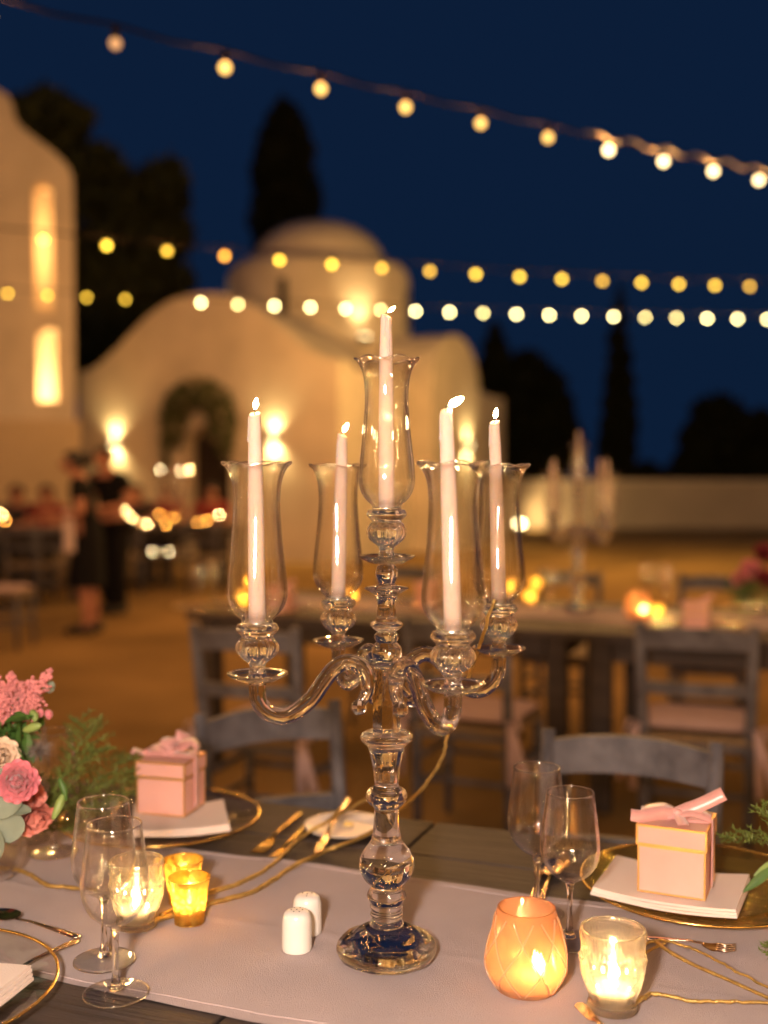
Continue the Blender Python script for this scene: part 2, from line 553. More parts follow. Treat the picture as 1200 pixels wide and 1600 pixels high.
# ---------------------------------------------------------------- church (local frame: x along facade, y into the depth)
CH = R(-25)
ch_loc = at(315, 744, 19.0); ch_loc.z = 0
church = thing('chapel', 'small whitewashed domed chapel with curved gable lit by warm wall lights', 'church', ch_loc, CH)
def gable(w_, base, top, n=28, p=1.5):
    pts = [(-w_, 0.0), (w_, 0.0)]
    for i in range(n + 1):
        a = i / n
        x = w_ * (1 - 2 * a)
        # bell shaped: convex in the middle, flaring softly to the eaves
        t_ = abs(x) / w_
        z = base + (top - base) * (0.5 + 0.5 * math.cos(PI * min(t_, 1) ** p))
        pts.append((x, z))
    return pts
# facade with a door opening: built from a polygon with a notch
gp = gable(2.62, 3.25, 4.48, 28, 1.25)
dw, dh, dx0 = 0.45, 1.93, 0.13
arch = [(-dw, 0.0), (-dw, dh)] + [(-dw * math.cos(PI * i / 10), dh + dw * 0.75 * math.sin(PI * i / 10)) for i in range(1, 10)] + [(dw, dh), (dw, 0.0)]
arch = [(x + dx0, z) for x, z in arch]
poly = [(-2.62, 0.0)] + arch + [(2.62, 0.0)] + gp[2:]
mb = MB(); mb.prism(poly, 0, 0.5)
f_ = mb.build('facade', M['lime'], church)
mb = MB(); mb.prism(gable(2.58, 3.15, 4.38, 28, 1.25), 0.55, 8.2)
mb.build('nave', M['lime'], church)
# side arm (transept)
mb = MB()
arm = [(-1.25, 0), (1.25, 0)] + [(1.25 * math.cos(PI * i / 20), 2.95 + 1.15 * math.sin(PI * i / 20) ** 0.85) for i in range(21)]
X = Matrix.Translation((0, 4.25, 0)) @ Matrix.Rotation(R(90), 4, 'Z')
mb.prism(arm, -2.98, 2.98, X)
mb.build('transept', M['lime'], church)
# drum and dome
DC = (0.0, 4.2)
mb = MB()
mb.lathe([(1.84, 3.6), (1.84, 5.32), (1.80, 5.48), (1.68, 5.60), (1.42, 5.68), (0, 5.70)], 48, True, Matrix.Translation((DC[0], DC[1], 0)))
mb.build('drum', M['lime'], church)
mb = MB()
mb.lathe([(1.36, 5.66)] + [(1.32 * math.cos(PI / 2 * i / 10), 5.68 + 0.86 * math.sin(PI / 2 * i / 10)) for i in range(10)] + [(0, 6.54)], 48, True, Matrix.Translation((DC[0], DC[1], 0)))
mb.build('dome', M['lime'], church)
for ang in (-83, 10, 60, -175):
    a = R(ang) 
    mb = MB(); mb.box((0, 0, 0), (0.16, 0.06, 0.8), bev=0.01)
    o = mb.build('window', M['hole'], church)
    o.location = (DC[0] + 1.83 * math.cos(a), DC[1] + 1.83 * math.sin(a), 4.7)
    o.rotation_euler = (0, 0, a + PI / 2)
# door leaves
mb = MB(); mb.prism([(x * 0.99, max(z - 0.01, 0.01)) for x, z in arch], 0.30, 0.36)
dr = mb.build('door', M['door'], church)
mb = MB(); mb.ball((0.1, 0.27, 1.05), 0.04); mb.build('handle', M['iron'], dr)

def spot(name, loc, tgt, energy, size, color, parent=None, radius=0.03, blend=0.5):
    d = bpy.data.lights.new(name, 'SPOT')
    d.energy = energy; d.spot_size = R(size); d.color = color; d.spot_blend = blend; d.shadow_soft_size = radius
    o = bpy.data.objects.new(name, d); COL.objects.link(o)
    v = Vector(tgt) - Vector(loc)
    o.location = loc
    o.rotation_euler = v.to_track_quat('-Z', 'Y').to_euler()
    if parent is not None: o.parent = parent
    return o
def point(name, loc, energy, color, parent=None, radius=0.03):
    d = bpy.data.lights.new(name, 'POINT')
    d.energy = energy; d.color = color; d.shadow_soft_size = radius
    o = bpy.data.objects.new(name, d); COL.objects.link(o)
    o.location = loc
    if parent is not None: o.parent = parent
    return o

YEL = (1.0, 0.74, 0.30)
M['lamp_glow'] = emission('sconce lens', (1.0, 0.75, 0.36), 25)
def sconce(loc, rz, label, e=46):
    t = thing('wall_sconce', label, 'wall lamp', loc, rz, 'up and down wall lamps on the chapel')
    mb = MB(); mb.box((0, -0.075, 0), (0.13, 0.13, 0.09), bev=0.01)
    mb.box((0, -0.005, 0), (0.09, 0.01, 0.13))
    mb.build('lamp_body', M['iron'], t)
    for sgn in (1, -1):
        mb = MB(); mb.lathe([(0, 0), (0.045, 0), (0.045, 0.008), (0, 0.008)], 14, False, Matrix.Translation((0, -0.075, 0.046 * sgn - 0.004)))
        mb.build('lens', M['lamp_glow'], t)
        spot('sconce_light', (0, -0.085, 0.06 * sgn), (0, -0.055, 1.0 * sgn), e * (1.25 if sgn < 0 else 1.0), 128, YEL, t, 0.04, 0.8)
    return t
def on_facade(px, py):
    # intersection of the view ray with the facade plane
    n = Vector((math.sin(-CH), -math.cos(CH) * -1, 0))  # placeholder, fixed below
    n = Vector((math.sin(CH), -math.cos(CH), 0))
    r = ray(px, py); o = Vector((0, 0, CAMZ))
    k = (ch_loc - o).dot(n) / r.dot(n)
    return o + r * k
p = on_facade(181, 692); sconce(p, CH, 'lit up and down wall lamp left of the chapel door, beside the man in black')
p = on_facade(429, 684); sconce(p, CH, 'lit up and down wall lamp right of the chapel door, beside the left candle')
q = church.matrix_basis @ Vector((2.985, 4.75, 2.0))
sconce(q, CH + R(90), 'lit up and down wall lamp on the end wall of the side arm', 50)
# drum uplights
def uplight(loc, rz, label, e):
    t = thing('floodlight', label, 'floodlight', loc, rz, 'floodlights on the chapel roof')
    mb = MB(); mb.box((0, 0, 0.03), (0.22, 0.05, 0.06), bev=0.008); mb.box((0, 0.0, 0.10), (0.20, 0.12, 0.08), bev=0.01)
    mb.build('lamp_housing', M['iron'], t)
    mb = MB(); mb.box((0, 0.0, 0.143), (0.17, 0.09, 0.005)); mb.build('lens', M['lamp_glow'], t)
    return t
for ang, e, lb in ((-38, 150, 'floodlight on the chapel roof washing the right of the drum'), (-150, 110, 'floodlight on the chapel roof washing the left of the drum')):
    a = R(ang)
    loc = church.matrix_basis @ Vector((DC[0] + 2.12 * math.cos(a), DC[1] + 2.12 * math.sin(a), 0))
    zz = 3.86 if ang == -38 else 3.80
    loc.z = zz
    t = uplight(loc, CH + a - PI / 2, lb, e)
    spot('flood_beam', (0, 0, 0.16), (0, -0.18 if False else 0.22, 1.1), e, 75, (1.0, 0.68, 0.28), t, 0.05, 0.9)
    t.rotation_euler[2] = CH + a + PI / 2

# garland arch round the door: local church frame, one thing
def leafcloud(name, mat, parent, spots, n, size, seed=1, flat=0.0):
    rnd = random.Random(seed)
    mb = MB()
    wts = [s_[1] ** 2 for s_ in spots]
    for _ in range(n):
        c, r, *rest = rnd.choices(spots, wts)[0]
        sq = rest[0] if rest else 1.0
        d = Vector((rnd.gauss(0, 1), rnd.gauss(0, 1), rnd.gauss(0, 1))).normalized() * (rnd.random() ** 0.45) * r
        d.z *= sq
        p = Vector(c) + d
        e = Euler((rnd.uniform(0, 6.28), rnd.uniform(0, 6.28), rnd.uniform(0, 6.28)))
        sz = size * rnd.uniform(0.6, 1.4)
        X = Matrix.Translation(p) @ e.to_matrix().to_4x4()
        mb.add([(-sz, 0, 0), (0, -sz * 0.45, sz * 0.12), (sz, 0, 0), (0, sz * 0.45, sz * 0.12)], [(0, 1, 2, 3)], False, X)
    return mb.build(name, mat, parent, recalc=False)
gar = thing('door_garland', 'arched garland of leaves and pale blooms round the chapel door', 'garland', church.matrix_basis @ Vector((0, -0.14, 0)), CH)
gs = []
for i in range(27):
    a = PI * (-0.12 + 1.20 * i / 26)
    gs.append(((-0.50 * math.cos(a) + 0.02, 0, 2.28 + 0.52 * math.sin(a)), 0.27 if i > 3 else 0.22))
for i in range(6):
    gs.append(((-0.60 - 0.02 * i, 0, 2.05 - 0.14 * i), 0.13 - 0.012 * i))
for i in range(3):
    gs.append(((0.58, 0, 2.05 - 0.12 * i), 0.16))
leafcloud('foliage', M['garland'], gar, gs, 3600, 0.07, 3)
tag(leafcloud('blooms', M['garland_bloom'], gar, gs, 700, 0.05, 4), kind='stuff')

# ---------------------------------------------------------------- bell wall on the left
TD = 17.4
tx = at(-46, 744, TD).x
tower = thing('bell_tower', 'pale plastered bell tower with stacked lit arched openings at the left edge', 'tower', (tx, TD, 0), R(15))
sc = TD / F
HW = (112 + 46) * sc
def zt(py): return CAMZ + (744 - py) * sc
outline = [(HW, 0.0), (HW, zt(272))]
prof_px = [(106, 256), (95, 243), (80, 230), (60, 216), (42, 203), (30, 192), (24, 178), (22, 164), (14, 150), (-4, 141), (-25, 136)]
right_side = [((x + 46) * sc, zt(y)) for x, y in prof_px]
outline += right_side
outline += [(-x, z) for x, z in reversed(outline[1:])] + [(-HW, 0.0)]
def arch_poly(cx, w_, z0, z1, n=12):
    r = w_
    return [(cx - w_, z0), (cx + w_, z0)] + [(cx + r * math.cos(PI * i / n), z1 - r + r * math.sin(PI * i / n)) for i in range(n + 1)]
def wall_with_holes(outer, holes, y0, y1, name, mat, parent):
    bm = bmesh.new()
    edges = []
    def loop(pts):
        vs = [bm.verts.new((x, y0, z)) for x, z in pts]
        for i in range(len(vs)):
            edges.append(bm.edges.new((vs[i], vs[(i + 1) % len(vs)])))
    loop(outer)
    for h in holes: loop(h)
    bmesh.ops.triangle_fill(bm, use_beauty=True, use_dissolve=False, edges=edges)
    geo = list(bm.faces)
    r = bmesh.ops.extrude_face_region(bm, geom=geo)
    for v in [g for g in r['geom'] if isinstance(g, bmesh.types.BMVert)]:
        v.co.y = y1
    bmesh.ops.recalc_face_normals(bm, faces=bm.faces)
    me = bpy.data.meshes.new(name); bm.to_mesh(me); bm.free()
    me.materials.append(mat)
    o = bpy.data.objects.new(name, me); COL.objects.link(o); o.parent = parent
    return o
def hx(px): return (px + 46) * sc
holes = []
for sgn in (1, -1):
    cx = sgn * hx(73)
    holes.append(arch_poly(cx, 18 * sc, zt(625), zt(508)))
    holes.append(arch_poly(sgn * hx(66), 14 * sc, zt(482), zt(283)))
outer = []
for p_ in outline:
    if not outer or (Vector(outer[-1]) - Vector(p_)).length > 1e-4: outer.append(p_)
wall_with_holes(outer, holes, 0.0, 0.55, 'front_wall', M['lime'], tower)
mb = MB(); mb.prism([(x * 0.985, z * 0.995) for x, z in outer], 1.5, 1.75); mb.build('rear_wall', M['lime'], tower)
for sgn in (1, -1):
    mb = MB(); mb.box((sgn * (HW - 0.15), 1.03, zt(272) / 2), (0.28, 0.94, zt(272))); mb.build('side_wall', M['lime'], tower)
mb = MB(); mb.box((0, 1.02, zt(495)), (2 * HW - 0.62, 0.94, 0.10)); mb.build('belfry_floor', M['lime'], tower)
mb = MB(); mb.box((0, 1.02, zt(640)), (2 * HW - 0.62, 0.94, 0.10)); mb.build('belfry_floor', M['lime'], tower)
mb = MB(); mb.box((0, 0.86, zt(655) / 2), (2 * HW + 0.16, 1.96, zt(655)), bev=0.03); mb.build('plinth', M['lime_dark'], tower)
for sgn in (1, -1):
    point('belfry_light', (sgn * (hx(78) - 0.45), 0.9, zt(610)), 66, (1.0, 0.66, 0.28), tower, 0.05)
    point('belfry_light', (sgn * (hx(74) - 0.34), 0.75, zt(350)), 40, (1.0, 0.54, 0.18), tower, 0.05)


# ---------------------------------------------------------------- boundary wall
wf = thing('floodlight', 'small yellow floodlight at the foot of the boundary wall, right of the chapel', 'floodlight', (at(812, 744, 29.2).x, 29.2, 0))
mb = MB(); mb.box((0, 0, 0.05), (0.30, 0.12, 0.10), bev=0.01); mb.build('lamp_housing', M['iron'], wf)
mb = MB(); mb.box((0, -0.02, 0.16), (0.20, 0.06, 0.10), bev=0.02); mb.build('lens', M['lamp_glow'], wf)
spot('flood_beam', (0, 0.07, 0.28), (5.5, 0.5, 0.5), 110, 150, (1.0, 0.66, 0.26), wf, 0.05, 0.8)
bw = thing('boundary_wall', 'long low rendered boundary wall at the far right side of the courtyard', 'wall', (0, 30.0, 0))
mb = MB(); mb.box((11.5, 0.2, 0.60), (24, 0.4, 1.2)); mb.build('wall_body', M['wallstone'], bw)
mb = MB(); mb.box((11.5, 0.2, 1.255), (24.04, 0.5, 0.10), bev=0.02); mb.build('coping', M['lime'], bw)

# ---------------------------------------------------------------- trees
def tree(name, label, d, px, blobs, n, leaf, mat, seed, trunk_r=0.22, group=None):
    base = at(px, 744, d); base.z = 0
    t = thing(name, label, 'tree', base, 0, group)
    s_ = d / F
    spots = []
    top = 0
    rnd = random.Random(seed)
    for (bx, by, br, *sq) in blobs:
        c = ((bx - px) * s_, rnd.uniform(-0.4, 0.4) * br * s_, CAMZ + (744 - by) * s_)
        spots.append((c, br * s_, *(sq or [1.0])))
        top = max(top, c[2])
    leafcloud('crown', mat, t, spots, n, leaf, seed)
    mb = MB()
    mb.tube([(0, 0, 0), (0.05, 0, top * 0.3), (-0.04, 0.03, top * 0.62), (0, 0, top * 0.9)], [trunk_r, trunk_r * 0.8, trunk_r * 0.5, trunk_r * 0.15], 8)
    for k in range(5):
        c = spots[k % len(spots)][0]
        z0 = top * (0.28 + 0.1 * k)
        mb.tube([(0, 0, z0), (c[0] * 0.5, c[1] * 0.5, (z0 + c[2]) / 2), c], [trunk_r * 0.45, trunk_r * 0.3, trunk_r * 0.1], 6)
    mb.build('trunk', M['bark'], t)
    return t
tree('broadleaf_tree', 'tall dark broadleaf tree behind the bell tower and the chapel gable', 27, 190,
     [(75, 205, 62), (40, 250, 70), (110, 190, 38), (150, 290, 62), (165, 262, 30), (255, 305, 50), (215, 330, 50), (268, 275, 22), (200, 400, 80), (140, 430, 80), (265, 372, 42), (170, 520, 80), (250, 460, 50), (290, 430, 18), (120, 560, 60), (60, 400, 90)], 9000, 0.22, M['leaf_dark'], 11, 0.3)
cy_blobs = [(446, 180, 20), (447, 198, 33), (446, 222, 42), (447, 250, 48), (447, 282, 52), (449, 315, 56), (450, 350, 59), (451, 385, 61), (452, 425, 54), (452, 470, 54), (452, 520, 54), (452, 580, 52), (452, 650, 48)]
tree('cypress_tree', 'broad black cypress rising behind the chapel dome', 33, 450, cy_blobs, 11000, 0.17, M['leaf_black'], 12, 0.3)
cy2 = [(967, 452, 5), (967, 475, 9), (967, 500, 13), (966, 530, 17), (966, 560, 21), (966, 595, 24), (965, 630, 28), (965, 665, 31), (964, 700, 33), (964, 735, 33)]
tree('cypress_tree', 'slim pointed cypress standing between the two right bulb clusters, by the wall', 37, 966, cy2, 6000, 0.14, M['leaf_black'], 13, 0.2)
tree('broadleaf_tree', 'dark sloping tree with a pointed top right of the chapel', 36, 815,
     [(772, 520, 12), (773, 545, 20), (778, 580, 32), (820, 590, 44), (800, 640, 66), (855, 640, 42), (862, 600, 24), (870, 690, 46), (820, 710, 70), (760, 700, 60)], 9000, 0.20, M['leaf_black'], 14, 0.25)
tree('broadleaf_tree', 'rounded dark tree behind the wall at the right edge', 38, 1130,
     [(1125, 660, 46), (1095, 690, 38), (1165, 690, 50), (1130, 712, 62), (1085, 730, 34), (1215, 715, 55), (1190, 660, 22)], 8000, 0.20, M['leaf_black'], 15, 0.25)
tree('shrub', 'low dark shrub behind the wall between the right trees', 39, 1015,
     [(1010, 745, 24), (1040, 752, 22), (990, 752, 22)], 1500, 0.14, M['leaf_black'], 16, 0.08)

# ---------------------------------------------------------------- string lights
def string_lights(label, X0, a, Y0, b, zc, k0, k1, skip, mats, power, color, cable_r, group_off=0.0):
    t = thing('string_lights', label, 'string lights', (0, 0, 0))
    pos = lambda k: Vector((X0 + a * k, Y0 + b * k, zc[0] * k * k + zc[1] * k + zc[2]))
    mb = MB()
    pts = []
    K = k0 - 1.0
    while K <= k1 + 1.0:
        p_ = pos(K)
        pts.append(p_ + Vector((0, 0, 0.066 + 0.008 * math.cos(2 * PI * K))))
        K += 0.25
    mb.tube(pts, cable_r, 6)
    mb.build('cable', M['cable'], t)
    for k in range(k0, k1 + 1):
        if k in skip: continue
        p_ = pos(k)
        mb = MB()
        mb.lathe(sprof([(0, -0.0240), (0.0125, -0.0205), (0.0215, -0.009), (0.0235, 0.001), (0.0205, 0.011), (0.0130, 0.0195), (0.0115, 0.023)], 3), 14)
        mt = mats(k)
        bl = mb.build('bulb', mt, t, loc=p_)
        mb = MB()
        mb.lathe([(0, 0.0215), (0.0135, 0.0215), (0.0150, 0.03), (0.0150, 0.056), (0.009, 0.064), (0, 0.064)], 10)
        mb.build('socket', M['cable'], bl)
        pw = power(k)
        if pw > 0:
            point('bulb_light', (0, 0, -0.004), pw, color(k) if callable(color) else color, bl, 0.012)
    return t
BC = (1.0, 0.45, 0.125)
YC = (1.0, 0.58, 0.17)
def m1(k): return M['bulb_dim'] if k == 0 else (M['bulb_near_bright'] if k >= 6 else M['bulb_near'])
s1 = string_lights('nearest string of globe bulbs slanting down across the top of the sky', -1.0591, 0.3874, 4.4725, 0.3161, (6.1e-4, 0.01787, 3.106), -2, 11, (), m1, lambda k: 0 if k == 0 else (14 if k < 7 else 8), BC, 0.0065)
# pale coil round the nearest cable's right part, stands in for light on it
mb = MB(); pts = []
for i in range(56):
    k = 5.6 + i * 0.09
    pp = Vector((-1.0591 + .3874 * k, 4.4725 + .3161 * k, 6.1e-4 * k * k + .01787 * k + 3.106 + .066))
    a = i * 0.9
    pts.append(pp + Vector((0, 0.016 * math.cos(a), 0.016 * math.sin(a))))
mb.tube(pts, 0.007, 6); mb.build('lit_coil', M['cable_lit'], s1)
string_lights('middle string of amber bulbs passing in front of the dome', -2.6959, 0.4462, 8.9283, 0.2256, (9.93e-4, -0.0015, 3.271), 0, 17, (), lambda k: M['bulb_orange'] if k == 3 else M['bulb_amber_soft' if k in (2, 6, 7, 11, 15) else 'bulb_amber'], lambda k: 20, BC, 0.007)
string_lights('lowest far string of bright white bulbs in front of the chapel', -4.9305, 0.4887, 14.764, 0.1055, (4.41e-4, -0.0104, 3.794), -1, 24, (4,), lambda k: M['bulb_amber'] if k < 4 else M['bulb_white_soft' if k in (6, 10, 13, 18, 19) else 'bulb_white'], lambda k: 6 if k < 4 else (25 if k < 11 else 46), lambda k: BC if k < 11 else YC, 0.007)

# two unseen strings added behind the camera, for the glassware to mirror
string_lights('added unseen string of bulbs behind the photographer, nearer one', -4.0, 0.5, -1.6, -0.10, (2.0e-3, -0.030, 3.15), 0, 16, (), lambda k: M['bulb_added'], lambda k: 2.2, BC, 0.007)
string_lights('added unseen string of bulbs behind the photographer, farther one', -5.5, 0.5, -7.7, 0.01, (2.0e-3, -0.040, 3.35), 0, 22, (), lambda k: M['bulb_added'], lambda k: 26, BC, 0.007)

hs = thing('added_house', 'long white courtyard house added unseen behind the photographer, mirrored in the glassware', 'house', (0, -8.5, 0))  # house added out of view, a warm lit wall for the glassware to mirror
mb = MB(); mb.box((0, -2, 2.1), (30, 4, 4.2), bev=0.05); mb.build('walls', M['lime'], hs)
mb = MB(); mb.box((0, -2, 4.3), (30.4, 4.4, 0.2), bev=0.03); mb.build('roof', M['lime_dark'], hs)
for x in (-11, -6.5, 2.2, 7.5, 12):
    mb = MB(); mb.box((x, 0.02, 1.7), (1.0, 0.08, 1.3), bev=0.01); fr_ = mb.build('window', M['door'], hs)
    mb = MB(); mb.box((x, 0.064, 1.7), (0.84, 0.012, 1.14)); mb.build('pane', M['hole'], fr_)
mb = MB(); mb.box((9.0, 5.5, 2.1), (3.0, 10.9, 4.2), bev=0.05); mb.build('wing', M['lime'], hs)  # wing added so its lit wall brightens the glass edges
for y in (2.0, 5.0, 8.0):
    mb = MB(); mb.box((7.48, y, 1.7), (0.08, 1.0, 1.3), bev=0.01); fr_ = mb.build('window', M['door'], hs)
    mb = MB(); mb.box((7.436, y, 1.7), (0.012, 0.84, 1.14)); mb.build('pane', M['hole'], fr_)
for x in (-2.2,):
    mb = MB(); mb.box((x, 0.02, 1.1), (1.2, 0.08, 2.2), bev=0.01); mb.build('door', M['door'], hs)

sw = thing('added_wall', 'added whitewashed wall brightening the glassware, outside the view on the left', 'wall', (-6.6, 0, 0))  # unseen wall added so the glass edges catch a warm lit surface
mb = MB(); mb.box((0, 0, 1.6), (0.4, 16, 3.2), bev=0.03); mb.build('wall_body', M['lime'], sw)
mb = MB(); mb.box((0, 0, 3.26), (0.5, 16.1, 0.1), bev=0.02); mb.build('coping', M['lime_dark'], sw)
string_lights('added string of bulbs lighting the left wall, outside the view', -5.4, 0.01, -6.0, 0.5, (2.0e-3, -0.040, 3.2), 0, 22, (), lambda k: M['bulb_added'], lambda k: 8, BC, 0.007)  # bulbs added out of view to light the side wall for the glassware
string_lights('added string of bulbs lighting the right house wing, outside the view', 6.3, -0.01, -7.0, 0.5, (2.0e-3, -0.040, 3.2), 0, 22, (), lambda k: M['bulb_added'], lambda k: 8, BC, 0.007)  # unseen bulbs added to light the wing mirrored in the glassware

# ================================================================== TABLES
def make_table(u0, u1, v0, v1, label, yaw=YAW, org=(0, 0), group=None, nplank=6):
    c = Vector(((u0 + u1) / 2, (v0 + v1) / 2, 0))
    rot = Matrix.Rotation(yaw, 4, 'Z')
    loc = rot @ c + Vector((org[0], org[1], 0))
    t = thing('dining_table', label, 'table', loc, yaw, group)
    L, Wd = u1 - u0 - 0.006, v1 - v0
    pw = Wd / nplank
    for i in range(nplank):
        mb = MB(); mb.box((0, -Wd / 2 + pw * (i + 0.5), TZ - 0.019), (L, pw - 0.003, 0.038), bev=0.0025)
        mb.build('plank', M['table_wood'], t)
    for sx in (-1, 1):
        for sy in (-1, 1):
            mb = MB(); mb.box((sx * (L / 2 - 0.09), sy * (Wd / 2 - 0.09), (TZ - 0.04) / 2), (0.085, 0.085, TZ - 0.04), bev=0.006)
            mb.build('leg', M['table_wood'], t)
    for sy in (-1, 1):
        mb = MB(); mb.box((0, sy * (Wd / 2 - 0.075), TZ - 0.085), (L - 0.28, 0.025, 0.085)); mb.build('apron', M['table_wood'], t)
    for sx in (-1, 1):
        mb = MB(); mb.box((sx * (L / 2 - 0.075), 0, TZ - 0.085), (0.025, Wd - 0.28, 0.085)); mb.build('apron', M['table_wood'], t)
    return t
V0, V1 = 0.86, 1.955
make_table(-0.647, 1.155, V0, V1, 'dark wooden table under the near candelabrum, right of the table seam')
make_table(-2.45, -0.647, V0, V1, 'dark wooden table at the lower left, joined to the one under the candelabrum')
make_table(-2.76, -0.91, 4.57, 5.67, 'second row dark wooden table behind the left and middle chairs')
make_table(-0.91, 0.94, 4.57, 5.67, 'second row dark wooden table at the right, carrying the far candelabrum')

def runner(label, u0, u1, v0, v1, z, group=None):
    t = thing('table_runner', label, 'table runner', (0, 0, 0), YAW, group)
    rnd = random.Random(3)
    rows = []
    nu, nv = 240, 72
    def h(u, v):
        return 0.0024 * (math.sin(u * 9 + v * 5) + math.sin(u * 23 - v * 11) * 0.5 + 0.6 * math.sin(u * 5.3 + 1.7)) * (0.4 + 0.6 * abs(v - (v0 + v1) / 2) / ((v1 - v0) / 2)) + 0.0022 + 0.0011 * math.exp(-((v - (v0 + v1) / 2 - 0.004 * math.sin(u * 3)) / 0.005) ** 2) + 0.0010 * math.exp(-((((u + 0.12) % 0.47) - 0.235) / 0.005) ** 2) + 0.0005 * math.sin(u * 61 + 7 * math.sin(v * 9)) * math.sin(v * 47 + 3 * math.sin(u * 5))
    top, bot = [], []
    for j in range(nv + 1):
        v = v0 + (v1 - v0) * j / nv
        edge = 0.004 * math.sin(0) 
        r1, r2 = [], []
        for i in range(nu + 1):
            u = u0 + (u1 - u0) * i / nu
            vv = v + (0.006 * math.sin(u * 4.1 + j) if j in (0, nv) else 0)
            zz = z + h(u, v) + 0.0022
            r1.append((u, vv, zz)); r2.append((u, vv, zz - 0.0014))
        top.append(r1); bot.append(r2)
    mb = MB(); mb.grid(top); mb.grid(bot)
    mb.build('cloth', M['linen'], t, recalc=False)
    mb = MB()
    for vv in (v0 + 0.014, v1 - 0.014):
        mb.tube([(u0 + (u1 - u0) * i / nu, vv, z + h(u0 + (u1 - u0) * i / nu, vv) + 0.0027) for i in range(nu + 1)], 0.0011, 5)
    mb.build('hem', M['linen'], t)
    return t
runner('mauve linen runner lying along the near table under the candelabrum', -2.2, 1.0, 1.155, 1.655, TZ)
runner('mauve linen runner lying along the second row tables', -2.6, 0.9, 4.87, 5.37, TZ)

# ================================================================== CHAIRS
def make_chair(label):
    t = thing('wooden_chair', label, 'chair', (0, 0, 0), 0, 'painted wooden taverna chairs')
    W2 = 0.185
    m = M['chair_wood']
    zc = 0.86
    def back(z):   # y of the raked rear post
        return -0.19 - max(0, z - 0.44) * 0.16
    for s_ in (-1, 1):
        mb = MB(); mb.tube([(s_ * W2, -0.17, 0), (s_ * W2, -0.19, 0.44), (s_ * (W2 + 0.008), back(0.66), 0.66), (s_ * (W2 + 0.012), back(zc + .01), zc + 0.01)], [0.017, 0.021, 0.021, 0.018], 8)
        mb.build('leg', m, t)
        mb = MB(); mb.tube([(s_ * (W2 + 0.01), 0.19, 0), (s_ * (W2 + 0.005), 0.185, 0.45)], [0.016, 0.021], 8); mb.build('leg', m, t)
        for zz in (0.20, 0.31):
            mb = MB(); mb.tube([(s_ * W2, -0.18, zz), (s_ * W2, 0.185, zz)], 0.011, 6); mb.build('stretcher', m, t)
    mb = MB(); mb.tube([(-W2, 0.187, 0.26), (W2, 0.187, 0.26)], 0.012, 6); mb.build('stretcher', m, t)
    mb = MB(); mb.tube([(-W2, -0.18, 0.24), (W2, -0.18, 0.24)], 0.011, 6); mb.build('stretcher', m, t)
    def rail(z0, hh, bow, name, rise=0.0):
        rows = []
        n = 12
        f, b = [], []
        for i in range(n + 1):
            a = -1 + 2 * i / n
            x = a * (W2 - 0.0)
            yb = bow * (1 - a * a)
            zt_ = rise * (1 - a * a)
            f.append([(x, back(z0) - yb + 0.011, z0 - hh / 2 + zt_ * 0.5), (x, back(z0 + hh / 2) - yb + 0.011, z0 + hh / 2 + zt_)])
            b.append([(x, back(z0) - yb - 0.011, z0 - hh / 2 + zt_ * 0.5), (x, back(z0 + hh / 2) - yb - 0.011, z0 + hh / 2 + zt_)])
        mb = MB()
        vs, fs = [], []
        for i in range(n + 1):
            vs += [f[i][0], f[i][1], b[i][1], b[i][0]]
        for i in range(n):
            for k in range(4):
                fs.append((i * 4 + k, i * 4 + (k + 1) % 4, (i + 1) * 4 + (k + 1) % 4, (i + 1) * 4 + k))
        fs += [(0, 1, 2, 3), (n * 4, n * 4 + 3, n * 4 + 2, n * 4 + 1)]
        mb.add(vs, fs, False)
        mb.build(name, m, t)
    rail(0.815, 0.07, 0.035, 'top_rail', 0.012)
    rail(0.635, 0.045, 0.03, 'back_rail')
    mb = MB(); mb.box((0, 0, 0.445), (2 * W2 + 0.05, 0.42, 0.03), bev=0.01); mb.build('seat', M['rush'], t)
    mb = MB()
    mb.box((0, 0.185, 0.425), (2 * W2, 0.03, 0.04)); mb.build('seat_rail', m, t)
    mb = MB(); mb.box((0, -0.185, 0.425), (2 * W2, 0.03, 0.04)); mb.build('seat_rail', m, t)
    return t
chair0 = make_chair('grey wooden chair across the near table, behind the two right wine glasses')
chair_first = [True]
def chair(x, y, rz, label):
    if chair_first[0]:
        chair_first[0] = False
        c = chair0
        c.location = (x, y, 0); c.rotation_euler[2] = rz; c['label'] = label
        return c
    return dup(chair0, (x, y, 0), rz, label)
def make_cushion(label):
    t = thing('seat_cushion', label, 'cushion', (0, 0, 0), 0, 'pale pink tied seat cushions')
    mb = MB()
    n = 14
    top, bot = [], []
    for j in range(n + 1):
        rt, rb = [], []
        for i in range(n + 1):
            x = -1 + 2 * i / n; y = -1 + 2 * j / n
            e = (max(0, 1 - abs(x) ** 4) * max(0, 1 - abs(y) ** 4)) ** 0.5
            rt.append((x * 0.20, y * 0.195, 0.022 + 0.026 * e)); rb.append((x * 0.20, y * 0.195, 0.020 - 0.018 * e))
        top.append(rt); bot.append(rb)
    mb.grid(top); mb.grid(bot)
    mb.build('pad', M['cushion'], t)
    for s_ in (-1, 1):
        mb = MB()
        for k, (dx, dz) in enumerate(((0.07, -0.17), (0.02, -0.20))):
            mb.tube([(s_ * 0.185, -0.19, 0.02), (s_ * 0.21, -0.235, 0.03), (s_ * (0.21 + dx * 0.4), -0.255, -0.05), (s_ * (0.20 + dx), -0.25, dz)], [0.008, 0.014, 0.015, 0.018], 6, flat=0.25)
        mb.tube([(s_ * 0.185, -0.20, 0.02), (s_ * 0.235, -0.24, 0.05), (s_ * 0.25, -0.25, 0.01), (s_ * 0.20, -0.235, 0.02)], 0.012, 6, flat=0.3)
        mb.build('tie', M['cushion'], t)
    return t
